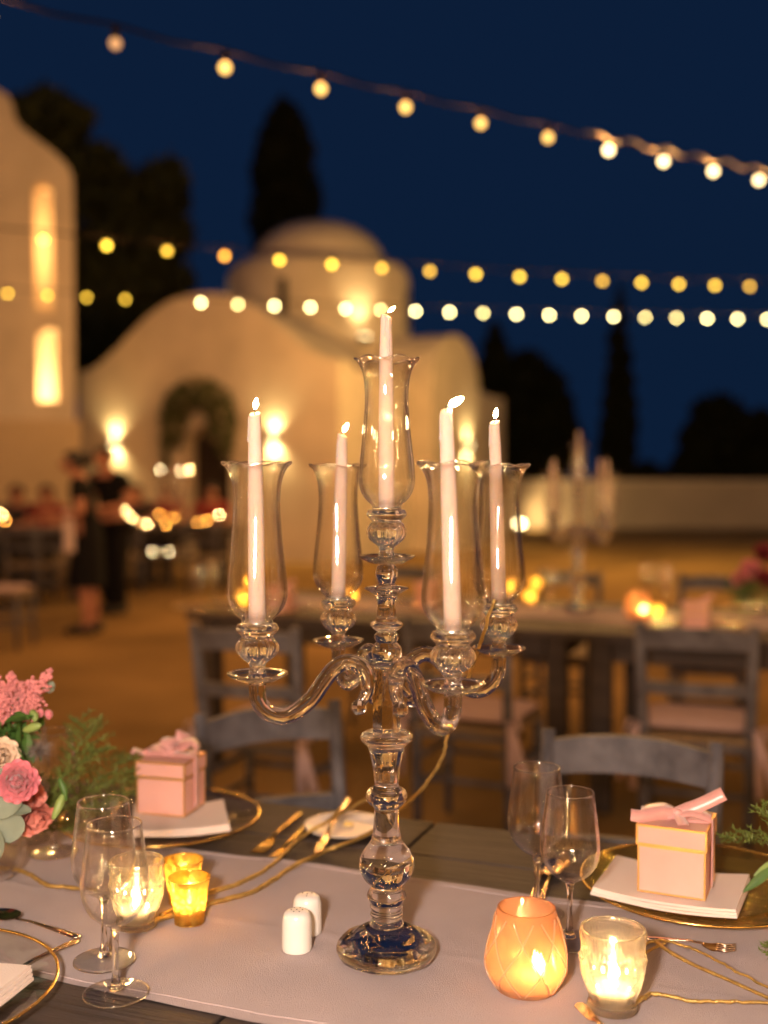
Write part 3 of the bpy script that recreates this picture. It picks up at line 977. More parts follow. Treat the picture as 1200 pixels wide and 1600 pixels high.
cush0 = make_cushion('pale pink cushion tied on the right chair of the second row')
cush_first = [True]
def cushion(c, label):
    mat = Matrix.Translation(c.location) @ Matrix.Rotation(c.rotation_euler[2], 4, 'Z')
    p_ = mat @ Vector((0, 0, 0.462))
    if cush_first[0]:
        cush_first[0] = False
        cush0.location = p_; cush0.rotation_euler[2] = c.rotation_euler[2]; cush0['label'] = label
        return cush0
    return dup(cush0, p_, c.rotation_euler[2], label)
# chairs facing us (seat towards camera): local +y is the seat front -> turn by 180 deg
def chair_by_back(px, d, rz, label, sx=1.0):
    b = at(px, 744, d)
    off = Matrix.Rotation(rz, 3, 'Z') @ Vector((0, -0.255, 0))
    c_ = chair(b.x - off.x, b.y - off.y, rz, label)
    c_.scale = (sx, 1, 1)
    return c_
chair_by_back(987, 2.27, PI + YAW, 'grey wooden chair across the near table, behind the right gift box', 0.86)
chair_by_back(420, 2.56, PI + R(28), 'grey wooden chair across the near table, behind the left gift box', 0.84)
c = chair_by_back(380, 3.95, YAW + R(2), 'grey wooden chair with its back to us, leftmost in the second row'); cushion(c, 'pale pink cushion on the leftmost second row chair, seen behind the near chair rail')
c = chair_by_back(712, 4.15, YAW - R(3), 'grey wooden chair hidden behind the candelabrum arms, middle of the second row'); cushion(c, 'pale pink cushion on the middle second row chair, right of the candelabrum stem')
c = chair_by_back(1090, 3.98, YAW + R(3), 'grey wooden chair with its back to us, second row behind the right gift box'); cushion(c, 'pale pink cushion on the right second row chair, white ties hanging')
for u_, lb in ((-2.25, 'chair on the far side of the second row table, behind the left shade'), (-1.28, 'chair on the far side of the second row table, left of the far candelabrum'), (-0.50, 'chair on the far side of the second row table, behind the amber votive'), (0.33, 'chair on the far side of the second row table, behind the pink box')):
    p_ = UV(u_, 6.0)
    chair(p_.x, p_.y, PI + YAW, lb)

# ================================================================== CANDELABRUM
def make_candelabra(label, loc, rz):
    t = thing('candelabra', label, 'candelabra', loc, rz, 'five armed crystal candelabra')
    g = M['crystal']
    mb = MB()
    mb.lathe(sprof([(0, 0.002), (0.040, 0.002), (0.060, 0.002), (0.0650, 0.006), (0.0660, 0.012), (0.0640, 0.019), (0.0585, 0.0235), (0.0530, 0.0250), (0.0470, 0.0275), (0.0400, 0.0335), (0.0310, 0.0385), (0.0225, 0.0410), (0.010, 0.0415), (0, 0.0415)], 4), 64,
             mod=lambda a, r, z: (r * (1 + 0.010 * math.cos(10 * a) * (1 if z < 0.026 and r > 0.045 else 0)), z))
    mb.build('base', g, t)
    mb = MB(); mb.lathe([(0, 0.0), (0.056, 0.0), (0.056, 0.0015), (0, 0.0015)], 40, False); mb.build('dark_backing', M['backing'], t)  # dark disc added below the glass, stands in for dark reflections in it
    P1 = [(0, 0.042), (0.021, 0.042), (0.0215, 0.047), (0.0200, 0.052), (0.0218, 0.057), (0.0200, 0.062), (0.0222, 0.067), (0.0210, 0.071),
          (0.0235, 0.0755), (0.0262, 0.081), (0.0240, 0.087), (0.0200, 0.0915), (0.0225, 0.096), (0.0290, 0.103), (0.0350, 0.114), (0.0365, 0.124), (0.0345, 0.134), (0.0280, 0.144), (0.0215, 0.153),
          (0.0195, 0.160), (0.0175, 0.172), (0.0165, 0.188), (0.0165, 0.198), (0.0205, 0.202), (0.0265, 0.208), (0.0278, 0.2145), (0.0250, 0.221), (0.0190, 0.2245), (0.0160, 0.228),
          (0.0165, 0.236), (0.0185, 0.252), (0.0215, 0.266), (0.0250, 0.279), (0.0290, 0.2835), (0.0338, 0.288), (0.0345, 0.2925), (0.0318, 0.2965), (0.0265, 0.2985), (0.012, 0.299), (0, 0.299)]
    mb = MB(); mb.lathe(sprof(P1, 3), 40, mod=lambda a, r, z: (r * (1 - (0.06 * abs(math.sin(5 * a)) if 0.23 < z < 0.279 else 0)), z))
    mb.build('stem', g, t)
    mb = MB()
    mb.lathe([(0, 0.2995), (0.0185, 0.2995), (0.0185, 0.383), (0, 0.383)], 6, False, a0=R(14)); mb.build('column', g, t)
    P2 = [(0, 0.3835), (0.016, 0.3835), (0.0225, 0.386), (0.0225, 0.389), (0.0165, 0.3915), (0.0185, 0.396), (0.0200, 0.404), (0.0185, 0.412), (0.0135, 0.4165), (0.0150, 0.4195), (0.0165, 0.4235), (0.0150, 0.4275), (0.0125, 0.4305), (0.0165, 0.4335), (0.0215, 0.4385), (0.0195, 0.4430), (0.0140, 0.4465),
          (0.0125, 0.453), (0.0120, 0.465), (0.0135, 0.474), (0.0170, 0.4795), (0.0230, 0.4835), (0.0285, 0.4865), (0.0280, 0.4885), (0.0180, 0.4905), (0.0110, 0.4925), (0.0125, 0.4975), (0.0150, 0.5060), (0.0130, 0.5140), (0.0095, 0.5185), (0, 0.5185)]
    mb = MB(); mb.lathe(sprof(P2, 3), 36); mb.build('upper_stem', g, t)
    plate = [(0, 0.519), (0.012, 0.519), (0.022, 0.5205), (0.0325, 0.5255), (0.0372, 0.5290), (0.0372, 0.5305), (0.0315, 0.5290), (0.021, 0.5255), (0.012, 0.5245), (0, 0.5245)]
    cup = [(0, 0.525), (0.0115, 0.525), (0.0105, 0.530), (0.0095, 0.535), (0.0100, 0.540), (0.0135, 0.5445), (0.0200, 0.550), (0.0245, 0.558), (0.0245, 0.565), (0.0205, 0.5715), (0.0190, 0.575), (0.0225, 0.579), (0.0262, 0.5835), (0.0250, 0.588), (0.0210, 0.5905), (0.0, 0.5905)]
    def fl(a, r, z):
        k = 1.0 if 0.543 < z < 0.573 else 0.0
        return (r * (1 + k * 0.13 * (abs(math.cos(6 * a)) - 0.5)), z)
    me_p = MB().lathe(plate, 40)
    me_c = MB().lathe(sprof(cup, 3), 72, mod=fl)
    me_s = MB().lathe([(0.0175, 0.5907), (0.0192, 0.5907), (0.0192, 0.5935), (0.0175, 0.5935), (0.0175, 0.5907)], 30)
    d_plate = me_p.build('drip_plate', g, t); d_cup = me_c.build('candle_cup', g, t); d_ring = me_s.build('candle_ring', M['silver'], t)
    path = [(0.188, .384 - .003), (0.188, .372), (.1865, .361), (.179, .348), (.166, .3395), (.150, .3365), (.134, .341), (.113, .354), (.096, .373), (.080, .389), (.062, .396), (.044, .391), (.032, .377), (.0290, .360), (.0345, .348), (.0385, .343)]
    pp = catmull([(r, 0, z) for r, z in path], 4)
    rad = []
    for i in range(len(pp)):
        f = i / (len(pp) - 1)
        rad.append(0.0105 if f < 0.8 else 0.0105 - 0.0035 * (f - 0.8) / 0.2)
    arm_mb = MB().tube(pp, rad, 8 * 2)
    arms = (33, 112, 213, 294)
    proto = None
    for k, ang in enumerate(arms):
        if proto is None:
            a_ = arm_mb.build('arm', g, t)
            mb = MB(); mb.ball((0.0425, 0, 0.336), 0.0108, 8, 5, False); mb.build('finial', g, a_)
            mb = MB(); mb.tube([(0.0235, 0, 0.372), (0.0195, 0, 0.372)], 0.007, 10); mb.build('joint', g, a_)
            for o_ in (d_plate, d_cup, d_ring):
                c_ = bpy.data.objects.new(o_.name.split('.')[0], o_.data); COL.objects.link(c_); c_.parent = a_
                c_.location = (0.188, 0, -0.136)
            proto = a_
        else:
            a_ = copy_tree(proto, t)
        a_.rotation_euler = (0, 0, R(ang))
    return t, [(0, 0, 0.0)] + [(0.188 * math.cos(R(a)), 0.188 * math.sin(R(a)), -0.136) for a in arms]
CB = T(604, 1501)
CB.z = TZ + 0.0062
cand0, seats = make_candelabra('crystal five armed candelabrum standing in focus on the near runner', CB, 0)

def make_shade(label, loc):
    t = thing('hurricane_shade', label, 'glass shade', loc, 0, 'fluted rim glass hurricane shades')
    o_ = [(0.0185, 0.0), (0.0195, 0.004), (0.0255, 0.010), (0.0325, 0.020), (0.0362, 0.032), (0.0368, 0.044), (0.0352, 0.065), (0.0325, 0.092), (0.0300, 0.120), (0.0285, 0.146), (0.0286, 0.165), (0.0304, 0.182), (0.0340, 0.194), (0.0385, 0.2015), (0.0408, 0.204)]
    th = 0.0024
    op = sprof(o_, 3)
    inner = [(r - th, z + (0.0005 if z < 0.19 else 0.0022)) for r, z in op][::-1]
    prof = op + [(0.0418, 0.2052), (0.0408, 0.2064)] + inner + [op[0]]
    rnd = random.Random(5)
    def md(a, r, z):
        k = max(0.0, (z - 0.16) / 0.045)
        return (r * (1 + 0.020 * k * k * math.cos(6 * a) + 0.006 * math.sin(3 * a + 40 * z)), z + 0.0022 * k * k * math.cos(6 * a + 0.6))
    mb = MB(); mb.lathe(prof, 72, mod=md)
    mb.build('glass', M['shade'], t)
    mb = MB(); lp = []
    for i in range(96):
        a = 2 * PI * i / 96
        r, z = md(a, 0.0414, 0.2056)
        lp.append((r * math.cos(a), r * math.sin(a), z))
    mb.tube(lp, 0.0011, 6, closed=True); mb.build('rim', M['glass_lip'], t)
    t.scale = (1, 1, 0.94)
    return t
def make_candle(label, loc, tilt, h, lit, fdir=(0.3, 0), flame_s=1.0):
    t = thing('taper_candle', label, 'candle', loc, 0, 'white taper candles in candelabra')
    t.rotation_euler = tilt
    mb = MB()
    rnd = random.Random(int(h * 10000))
    pr = [(0, 0), (0.0104, 0), (0.0104, 0.02), (0.0102, h * 0.3), (0.0096, h * 0.6), (0.0084, h * 0.85), (0.0070, h - 0.004), (0.0064, h), (0.004, h - 0.0015), (0, h - 0.002)]
    ph = rnd.uniform(0, 6)
    mb.lathe(pr, 24, mod=lambda a, r, z: (r, z + (0.0024 * math.cos(a + ph) if z > h - 0.01 and r > 0.003 else 0)))
    if lit:
        for k in range(3):
            a = rnd.uniform(0, 6.28); z0 = h - 0.004; ln = rnd.uniform(0.015, 0.06)
            rr = lambda z: 0.0104 - 0.0035 * max(0, (z / h - 0.3)) * 1.3
            mb.tube([(rr(z0 - ln * q) * math.cos(a), rr(z0 - ln * q) * math.sin(a), z0 - ln * q) for q in (0, .33, .66, .92, 1)], [0.0008, 0.0010, 0.0011, 0.0019, 0.0008], 6)
    body = mb.build('wax', M['wax'], t)
    mb = MB(); mb.tube([(0, 0, h - 0.003), (0.0003, 0, h + 0.004), (0.0014 * fdir[0] / 0.3 if fdir[0] else 0, 0, h + 0.008)], [0.0009, 0.0008, 0.0005], 6)
    mb.build('wick', M['wick'], t)
    if lit:
        mb = MB()
        L_ = 0.0145 * flame_s
        def shear(a, r, z): return (r, z)
        mb.lathe([(0, 0), (0.0016 * flame_s, 0.0015), (0.0030 * flame_s, 0.005), (0.0030 * flame_s, 0.008 * flame_s), (0.0016 * flame_s, 0.0125 * flame_s), (0, L_)], 8)
        f_ = mb.build('flame', M['flame'], t)
        f_.location = (0.0010 * fdir[0] / 0.3, 0, h + 0.0045)
        f_.rotation_euler = (fdir[1], fdir[0], 0)
    return t
tips = [((R(0.4), R(-0.2), 0), 0.251, True, (0.9, 0), 'white taper candle topping the near candelabrum in its centre', 0.8),
        ((0, R(-1.6), 0), 0.255, True, (0.2, 0), 'lit white taper in the right rear arm of the near candelabrum', 1.0),
        ((0, R(1.5), 0), 0.239, True, (0.45, 0), 'lit white taper in the left rear arm of the near candelabrum', 1.0),
        ((0, R(-0.5), 0), 0.255, True, (0.15, 0), 'lit white taper in the left front arm of the near candelabrum', 1.0),
        ((0, R(-1.9), 0), 0.255, True, (1.05, 0), 'lit white taper leaning in the right front arm, flame blown sideways', 1.35)]
shade_labels = ['clear glass shade round the central candle of the near candelabrum', 'clear glass shade on the right rear arm of the near candelabrum', 'clear glass shade on the left rear arm of the near candelabrum', 'clear glass shade on the left front arm of the near candelabrum', 'clear glass shade on the right front arm of the near candelabrum']
shades, candles = [], []
for (sx, sy, sz), (tl, h, lit, fd, lb, fs), sl in zip(seats, tips, shade_labels):
    top = CB + Vector((sx, sy, sz + 0.5908))
    candles.append(make_candle(lb, top, tl, h, lit, fd, fs))
    sp = top + Vector((0, 0, 0.0012))
    if not shades:
        shades.append(make_shade(sl, sp))
    else:
        shades.append(dup(shades[0], sp, 0.7 * len(shades), sl))

def copy_set(base, rz, name, lit):
    dup(cand0, base, rz, 'crystal five armed candelabrum ' + name)
    place = ['centre', 'right rear arm', 'left rear arm', 'left front arm', 'right front arm']
    rot = Matrix.Rotation(rz, 3, 'Z')
    for i in range(5):
        p_ = Vector(base) + rot @ (Vector(seats[i]) + Vector((0, 0, 0.5908)))
        dup(shades[0], p_ + Vector((0, 0, 0.0012)), rz, 'glass shade, ' + place[i] + ' of the candelabrum ' + name)
        c_ = dup(candles[i], p_, rz, 'taper candle, ' + place[i] + ' of the candelabrum ' + name)
        for ch in list(c_.children):
            if ch.name.startswith('flame'):
                if not lit or i not in (1, 2, 3):
                    bpy.data.objects.remove(ch)
                else:
                    ch.data = ch.data.copy()
                    ch.data.materials[0] = M['flame_far' if i == 1 else 'flame_pale']
                    ch.scale = (1.8, 1.8, 1.2)
b2 = T(903, 957); b2.z = TZ + 0.0062
copy_set(b2, R(12), 'on second row table', False)

# ================================================================== THINGS ON THE NEAR TABLE
RZ = TZ + 0.0062          # top of the runner
# --- salt and pepper
def shaker(px, py, label, nh, rz):
    p_ = T(px, py); p_.z = RZ
    t = thing('table_shaker', label, 'shaker', p_, rz, 'white salt and pepper shakers')
    mb = MB(); mb.lathe(sprof([(0, 0), (0.0175, 0), (0.0200, 0.002), (0.0203, 0.012), (0.0200, 0.035), (0.0192, 0.043), (0.0168, 0.0495), (0.0120, 0.0525), (0.006, 0.0535), (0, 0.0535)], 4), 36)
    mb.build('body', M['ceramic'], t)
    for k in range(nh):
        a = 2 * PI * k / max(nh - 1, 1)
        r = 0.0075 if k < nh - 1 else 0
        mb = MB(); mb.lathe([(0, 0.0), (0.0009, 0.0), (0.0009, 0.0007), (0, 0.0007)], 8, False, Matrix.Translation((r * math.cos(a), r * math.sin(a), 0.0531 if r else 0.0534)))
        mb.build('hole', M['hole'], t)
    return t
shaker(464, 1490, 'white ceramic shaker in front, nearer of the two', 7, 0)
shaker(480, 1463, 'white ceramic shaker partly hidden behind the other shaker', 4, 0.5)

# --- wine glasses
def make_glass(label, loc, sc_=1.0, rb=0.0405):
    t = thing('wine_glass', label, 'wine glass', loc, 0, 'clear stemmed wine glasses')
    H = 0.205
    bowl_o = [(0, 0.0822), (0.0062, 0.0826), (0.0150, 0.0865), (0.0270, 0.0955), (0.0365, 0.1095), (rb, 0.127), (rb - 0.0004, 0.144), (rb - 0.0034, 0.168), (rb - 0.0062, 0.188), (rb - 0.0082, H)]
    bowl_i = [(rb - 0.0094, H + 0.0003), (rb - 0.0076, 0.188), (rb - 0.0048, 0.168), (rb - 0.0017, 0.144), (rb - 0.0014, 0.127), (0.0351, 0.1108), (0.0255, 0.0972), (0.0140, 0.0890), (0.0060, 0.0862), (0, 0.0855)]
    mb = MB(); mb.lathe(sprof(bowl_o, 3) + sprof(bowl_i, 3), 48)
    mb.build('bowl', M['wine'], t)
    mb = MB(); mb.lathe(sprof([(0, 0.0060), (0.0085, 0.0062), (0.0070, 0.0105), (0.0050, 0.018), (0.0041, 0.030), (0.0038, 0.055), (0.0041, 0.070), (0.0058, 0.0785), (0.0066, 0.0815), (0, 0.0819)], 4), 20)
    mb.build('stem', M['crystal'], t)
    mb = MB(); mb.lathe(sprof([(0, 0.0), (0.036, 0.0), (0.0385, 0.0012), (0.0365, 0.0026), (0.022, 0.0040), (0.011, 0.0056), (0, 0.0058)], 3), 48)
    mb.build('foot', M['wine'], t)
    mb = MB(); mb.tube([(0.0384 * math.cos(2 * PI * i / 64), 0.0384 * math.sin(2 * PI * i / 64), 0.0013) for i in range(64)], 0.0007, 6, closed=True); mb.build('foot_edge', M['glass_lip'], t)
    rl = rb - 0.0088
    mb = MB(); mb.tube([(rl * math.cos(2 * PI * i / 64), rl * math.sin(2 * PI * i / 64), H + 0.0006) for i in range(64)], 0.0008, 6, closed=True); mb.build('rim', M['glass_lip'], t)
    t.scale = (sc_, sc_, sc_)
    return t
def glass_at(px, py, label, sc_=1.0, run=True):
    p_ = T(px, py); p_.z = RZ if run else TZ + 0.0005
    if not glass_at.first:
        glass_at.first = make_glass(label, p_, sc_); return glass_at.first
    return dup(glass_at.first, p_, 0, label, scale=sc_)
glass_at.first = None
glass_at(181, 1560, 'wine glass nearest us at the left, on the runner edge', 1.02)
glass_at(163, 1508, 'wine glass directly behind the nearest left one', 1.02)
glass_at(890, 1478, 'front wine glass of the right pair, beside the amber votive', 1.0)
glass_at(838, 1428, 'rear wine glass of the right pair, behind the amber votive', 1.05, False)
glass_at(42, 1318, 'wine glass half hidden by the flowers, at the left edge', 1.0)
glass_at(84, 1338, 'wine glass with sparkling bowl right of the pink ranunculus', 1.0)

# --- votives
def flame_in(t, z, s_=1.0, mat='flame', off=(0, 0)):
    mb = MB()
    mb.lathe([(0, 0), (0.0022 * s_, 0.002 * s_), (0.0042 * s_, 0.007 * s_), (0.0040 * s_, 0.012 * s_), (0.0018 * s_, 0.019 * s_), (0, 0.024 * s_)], 8)
    f_ = mb.build('flame', M[mat], t, loc=(off[0], off[1], z))
    return f_
def votive(name, label, loc, outer, th, mat, wax_h, wax_r, mod=None, n=96, group=None, fs=1.0, foff=(0, 0)):
    t = thing(name, label, 'candle holder', loc, 0, group)
    inner = [(max(r - th, 0.002), max(z, 0.006)) for r, z in outer if r > 0.003][::-1]
    prof = outer + inner + [(0, inner[-1][1])]
    def mm(a, r, z):
        return mod(a, r, z) if mod else (r, z)
    mb = MB()
    no = len(outer)
    mb.lathe(outer, n, mod=mm)
    mb.lathe([(outer[-1][0], outer[-1][1])] + inner + [(0, inner[-1][1])], n, mod=lambda a, r, z: (r, z))
    mb.build('glass', M[mat], t)
    mb = MB(); mb.lathe([(0, 0.007), (wax_r, 0.007), (wax_r, wax_h), (wax_r * 0.9, wax_h - 0.001), (0, wax_h - 0.002)], 24)
    mb.build('wax', M['tealight'], t)
    mb = MB(); mb.tube([(foff[0], foff[1], wax_h - 0.003), (foff[0], foff[1], wax_h + 0.007)], 0.0008, 6); mb.build('wick', M['wick'], t)
    flame_in(t, wax_h + 0.003, fs, 'flame', foff)
    return t
# clear embossed, right front
pE = T(957, 1583); pE.z = RZ
oE = sprof([(0, 0), (0.0270, 0), (0.0290, 0.002), (0.0292, 0.007), (0.0272, 0.011), (0.0300, 0.020), (0.0340, 0.032), (0.0375, 0.045), (0.0388, 0.056), (0.0390, 0.064), (0.0370, 0.070), (0.0372, 0.078), (0.0385, 0.086), (0.0392, 0.092), (0.0385, 0.096)], 6)
def modE(a, r, z):
    d = 0.0
    if 0.012 < z < 0.056:      # pointed lobes
        d += 0.0022 * math.cos(9 * a) * math.sin(PI * (z - 0.012) / 0.044)
        d += 0.0011 * max(0, math.cos(9 * a + PI)) * math.cos(z * 420)
    if 0.057 < z < 0.066:      # row of beads
        d += 0.0018 * math.cos(22 * a) * math.sin(PI * (z - 0.057) / 0.009)
    if 0.070 < z < 0.078:      # fine ribs
        d += 0.0012 * math.cos(44 * a)
    if 0.080 < z < 0.093:
        d += 0.0008 * math.cos(60 * a)
    if 0.002 < z < 0.009:
        d += 0.0010 * math.cos(34 * a)
    return (r + d, z)
vE = votive('votive_holder', 'clear embossed glass votive with bright flame in the lower right corner', pE, oE, 0.0035, 'votive_clear', 0.026, 0.022, modE, 180, 'embossed clear glass votives', 1.25, (0, -0.002))
pA = T(214, 1452); pA.z = RZ
dup(vE, pA, 0.3, 'clear embossed glass votive glowing behind the left wine glasses', scale=0.97)
# amber quilted, right
pD = T(822, 1550); pD.z = RZ
oD = sprof([(0, 0), (0.0340, 0), (0.0375, 0.002), (0.0430, 0.010), (0.0490, 0.022), (0.0508, 0.033), (0.0490, 0.048), (0.0450, 0.065), (0.0405, 0.083), (0.0365, 0.097), (0.0358, 0.1005)], 6)
def modD(a, r, z):
    if z < 0.004 or z > 0.092: return (r, z)
    k = 52.0
    def crease(x):
        x = (x / (2 * PI)) % 1.0
        x = min(x, 1 - x)
        return math.exp(-(x / 0.05) ** 2)
    u1 = 7 * a + k * 1.75 * z; u2 = 7 * a - k * 1.75 * z
    d = 0.0
    # small diamond knob inside each cell
    d += 0.0006 * math.exp(-((((u1 / (2 * PI)) % 1) - 0.5) ** 2 + (((u2 / (2 * PI)) % 1) - 0.5) ** 2) / 0.012)
    return (r - 0.0006 + d, z)
vD = votive('votive_holder', 'amber quilted glass votive narrowing to its top, right of the candelabrum', pD, oD, 0.003, 'votive_amber', 0.020, 0.026, modD, 220, 'amber quilted votives', 1.2, (0.012, -0.014))
# raised diamond ribs of the amber votive: two crossing families of helices
M['amber_rib'] = thin_glass('amber rib glass', (1.0, 0.84, 0.60), 0.6, 1.4, transl=0.25, tcol=(1.0, 0.72, 0.42), refl=4.0, rough=0.05, base=0.3, diff=0.30, dcol=(0.95, 0.66, 0.46))
def rad_at(prof, z):
    for (r0, z0), (r1, z1) in zip(prof[:-1], prof[1:]):
        if z0 <= z <= z1 and z1 > z0:
            return r0 + (r1 - r0) * (z - z0) / (z1 - z0)
    return prof[-1][0]
for fam in (1, -1):
    for k in range(7):
        pts = []
        for i in range(37):
            z = 0.005 + 0.088 * i / 36
            a = 2 * PI * k / 7 + fam * z * 52 * 1.75 / 7
            r = rad_at(oD, z) + 0.0004
            pts.append((r * math.cos(a), r * math.sin(a), z))
        mb = MB(); mb.tube(pts, 0.0012, 6); mb.build('rib', M['amber_rib'], vD)
# gold mercury pair, left
pB = T(296, 1447); pB.z = RZ
oB = sprof([(0, 0), (0.0195, 0), (0.0208, 0.002), (0.0222, 0.014), (0.0252, 0.036), (0.0290, 0.058), (0.0302, 0.0645)], 5)
def modB(a, r, z): return (r * (1 + 0.006 * math.sin(9 * a + 70 * z)), z)
vB = votive('votive_holder', 'speckled gold mercury glass votive, front one of the left pair', pB, oB, 0.002, 'mercury', 0.022, 0.0185, modB, 72, 'speckled gold votives', 1.0)
pC = T(286, 1416); pC.z = RZ
dup(vB, pC, 1.1, 'speckled gold mercury glass votive, rear one of the left pair')
pF = T(1006, 1738); pF.z = RZ
dup(vB, pF, 2.0, 'speckled gold votive cut by the bottom edge, right of centre', scale=0.98)

# --- chargers
def charger(label, loc, mat, rim, r=0.178):
    t = thing('charger_plate', label, 'charger plate', loc, random.uniform(0, 6), 'gold rimmed glass charger plates')
    o_ = [(0, 0.002), (r * 0.60, 0.002), (r * 0.68, 0.004), (r * 0.78, 0.0105), (r * 0.97, 0.0165), (r, 0.0180)]
    i_ = [(r, 0.0200), (r * 0.97, 0.0190), (r * 0.77, 0.0132), (r * 0.67, 0.0068), (r * 0.6, 0.0048), (0, 0.0048)]
    mb = MB(); mb.lathe(sprof(o_, 3) + sprof(i_, 3), 90, mod=lambda a, rr, z: (rr, z + (0.0004 * math.cos(24 * a) if rr > r * 0.75 else 0)))
    mb.build('plate', M[mat], t)
    mb = MB()
    mb.tube([(r * math.cos(2 * PI * i / 120), r * math.sin(2 * PI * i / 120), 0.0192) for i in range(120)], 0.0021, 8, closed=True)
    mb.build('rim', M['gold'], t)
    return t
def table_top(p_, v_is_runner=False):
    return p_
pr = UV(-0.155, 1.745); pr.z = RZ + 0.0005
ch_r = charger('gold washed glass charger plate under the right gift box', pr, 'plate_gold', 'gold')
pl = UV(-1.100, 1.735); pl.z = RZ + 0.0005
ch_l = charger('clear gold rimmed charger plate under the left gift box', pl, 'plate_glass', 'gold')
pn = Vector((-0.578, 1.330, RZ + 0.0005))
ch_n = charger('clear gold rimmed charger plate cut by the lower left corner', pn, 'plate_glass', 'gold')

# --- napkins
def napkin(label, loc, rz, w_, d_, layers, sag=0.0, mat='napkin'):
    t = thing('folded_napkin', label, 'napkin', loc, rz, 'folded white napkins on chargers')
    rnd = random.Random(int(abs(loc[0]) * 1e4))
    for L_ in range(layers):
        nu, nv = 16, 10
        ww = w_ * (1 - 0.012 * L_); dd = d_ * (1 - 0.010 * L_)
        top, bot = [], []
        for j in range(nv + 1):
            a, b = [], []
            for i in range(nu + 1):
                x = (-0.5 + i / nu) * ww; y = (-0.5 + j / nv) * dd
                z = L_ * 0.0042 + sag * ((2 * x / w_) ** 2) * 1.0 + 0.0007 * math.sin(7 * x / w_ + L_ * 1.3 + 3 * y / d_)
                yy = y + (0.002 * math.sin(5 * i / nu + L_) if j in (0, nv) else 0)
                a.append((x, yy, z + 0.0038)); b.append((x, yy, z))
            top.append(a); bot.append(b)
        vs, fs = [], []
        mb = MB()
        n = nu + 1
        vs = [p for r in top for p in r] + [p for r in bot for p in r]
        o_ = n * (nv + 1)
        for j in range(nv):
            for i in range(nu):
                fs.append((j * n + i, j * n + i + 1, (j + 1) * n + i + 1, (j + 1) * n + i))
                fs.append((o_ + j * n + i, o_ + (j + 1) * n + i, o_ + (j + 1) * n + i + 1, o_ + j * n + i + 1))
        for i in range(nu):
            fs.append((i, o_ + i, o_ + i + 1, i + 1)); k = nv * n
            fs.append((k + i, k + i + 1, o_ + k + i + 1, o_ + k + i))
        for j in range(nv):
            a, b = j * n, (j + 1) * n
            fs.append((a, b, o_ + b, o_ + a)); a += nu; b += nu
            fs.append((a, o_ + a, o_ + b, b))
        mb.add(vs, fs, True)
        ob = mb.build('fold', M[mat], t)
        md = ob.modifiers.new('edges', 'EDGE_SPLIT'); md.split_angle = R(40)
    return t
NR = RZ + 0.021
nr = T(1050, 1392, 0.03); nr.z = NR
napkin('folded white napkin on the gold charger under the right gift box', nr, R(-25), 0.205, 0.150, 3, 0.006)
nl = T(282, 1288, 0.025); nl.z = NR
napkin('folded white napkin on the clear charger under the left gift box', nl, R(12), 0.165, 0.15, 3, 0.004)
nc = T(54, 1530, 0.03); nn = Vector((nc.x, nc.y, 0)) - Matrix.Rotation(R(-14), 3, 'Z') @ Vector((0.125, 0.085, 0)); nn.z = NR
napkin('folded white napkin on the charger in the lower left corner', nn, R(-14), 0.25, 0.17, 4, 0.003)

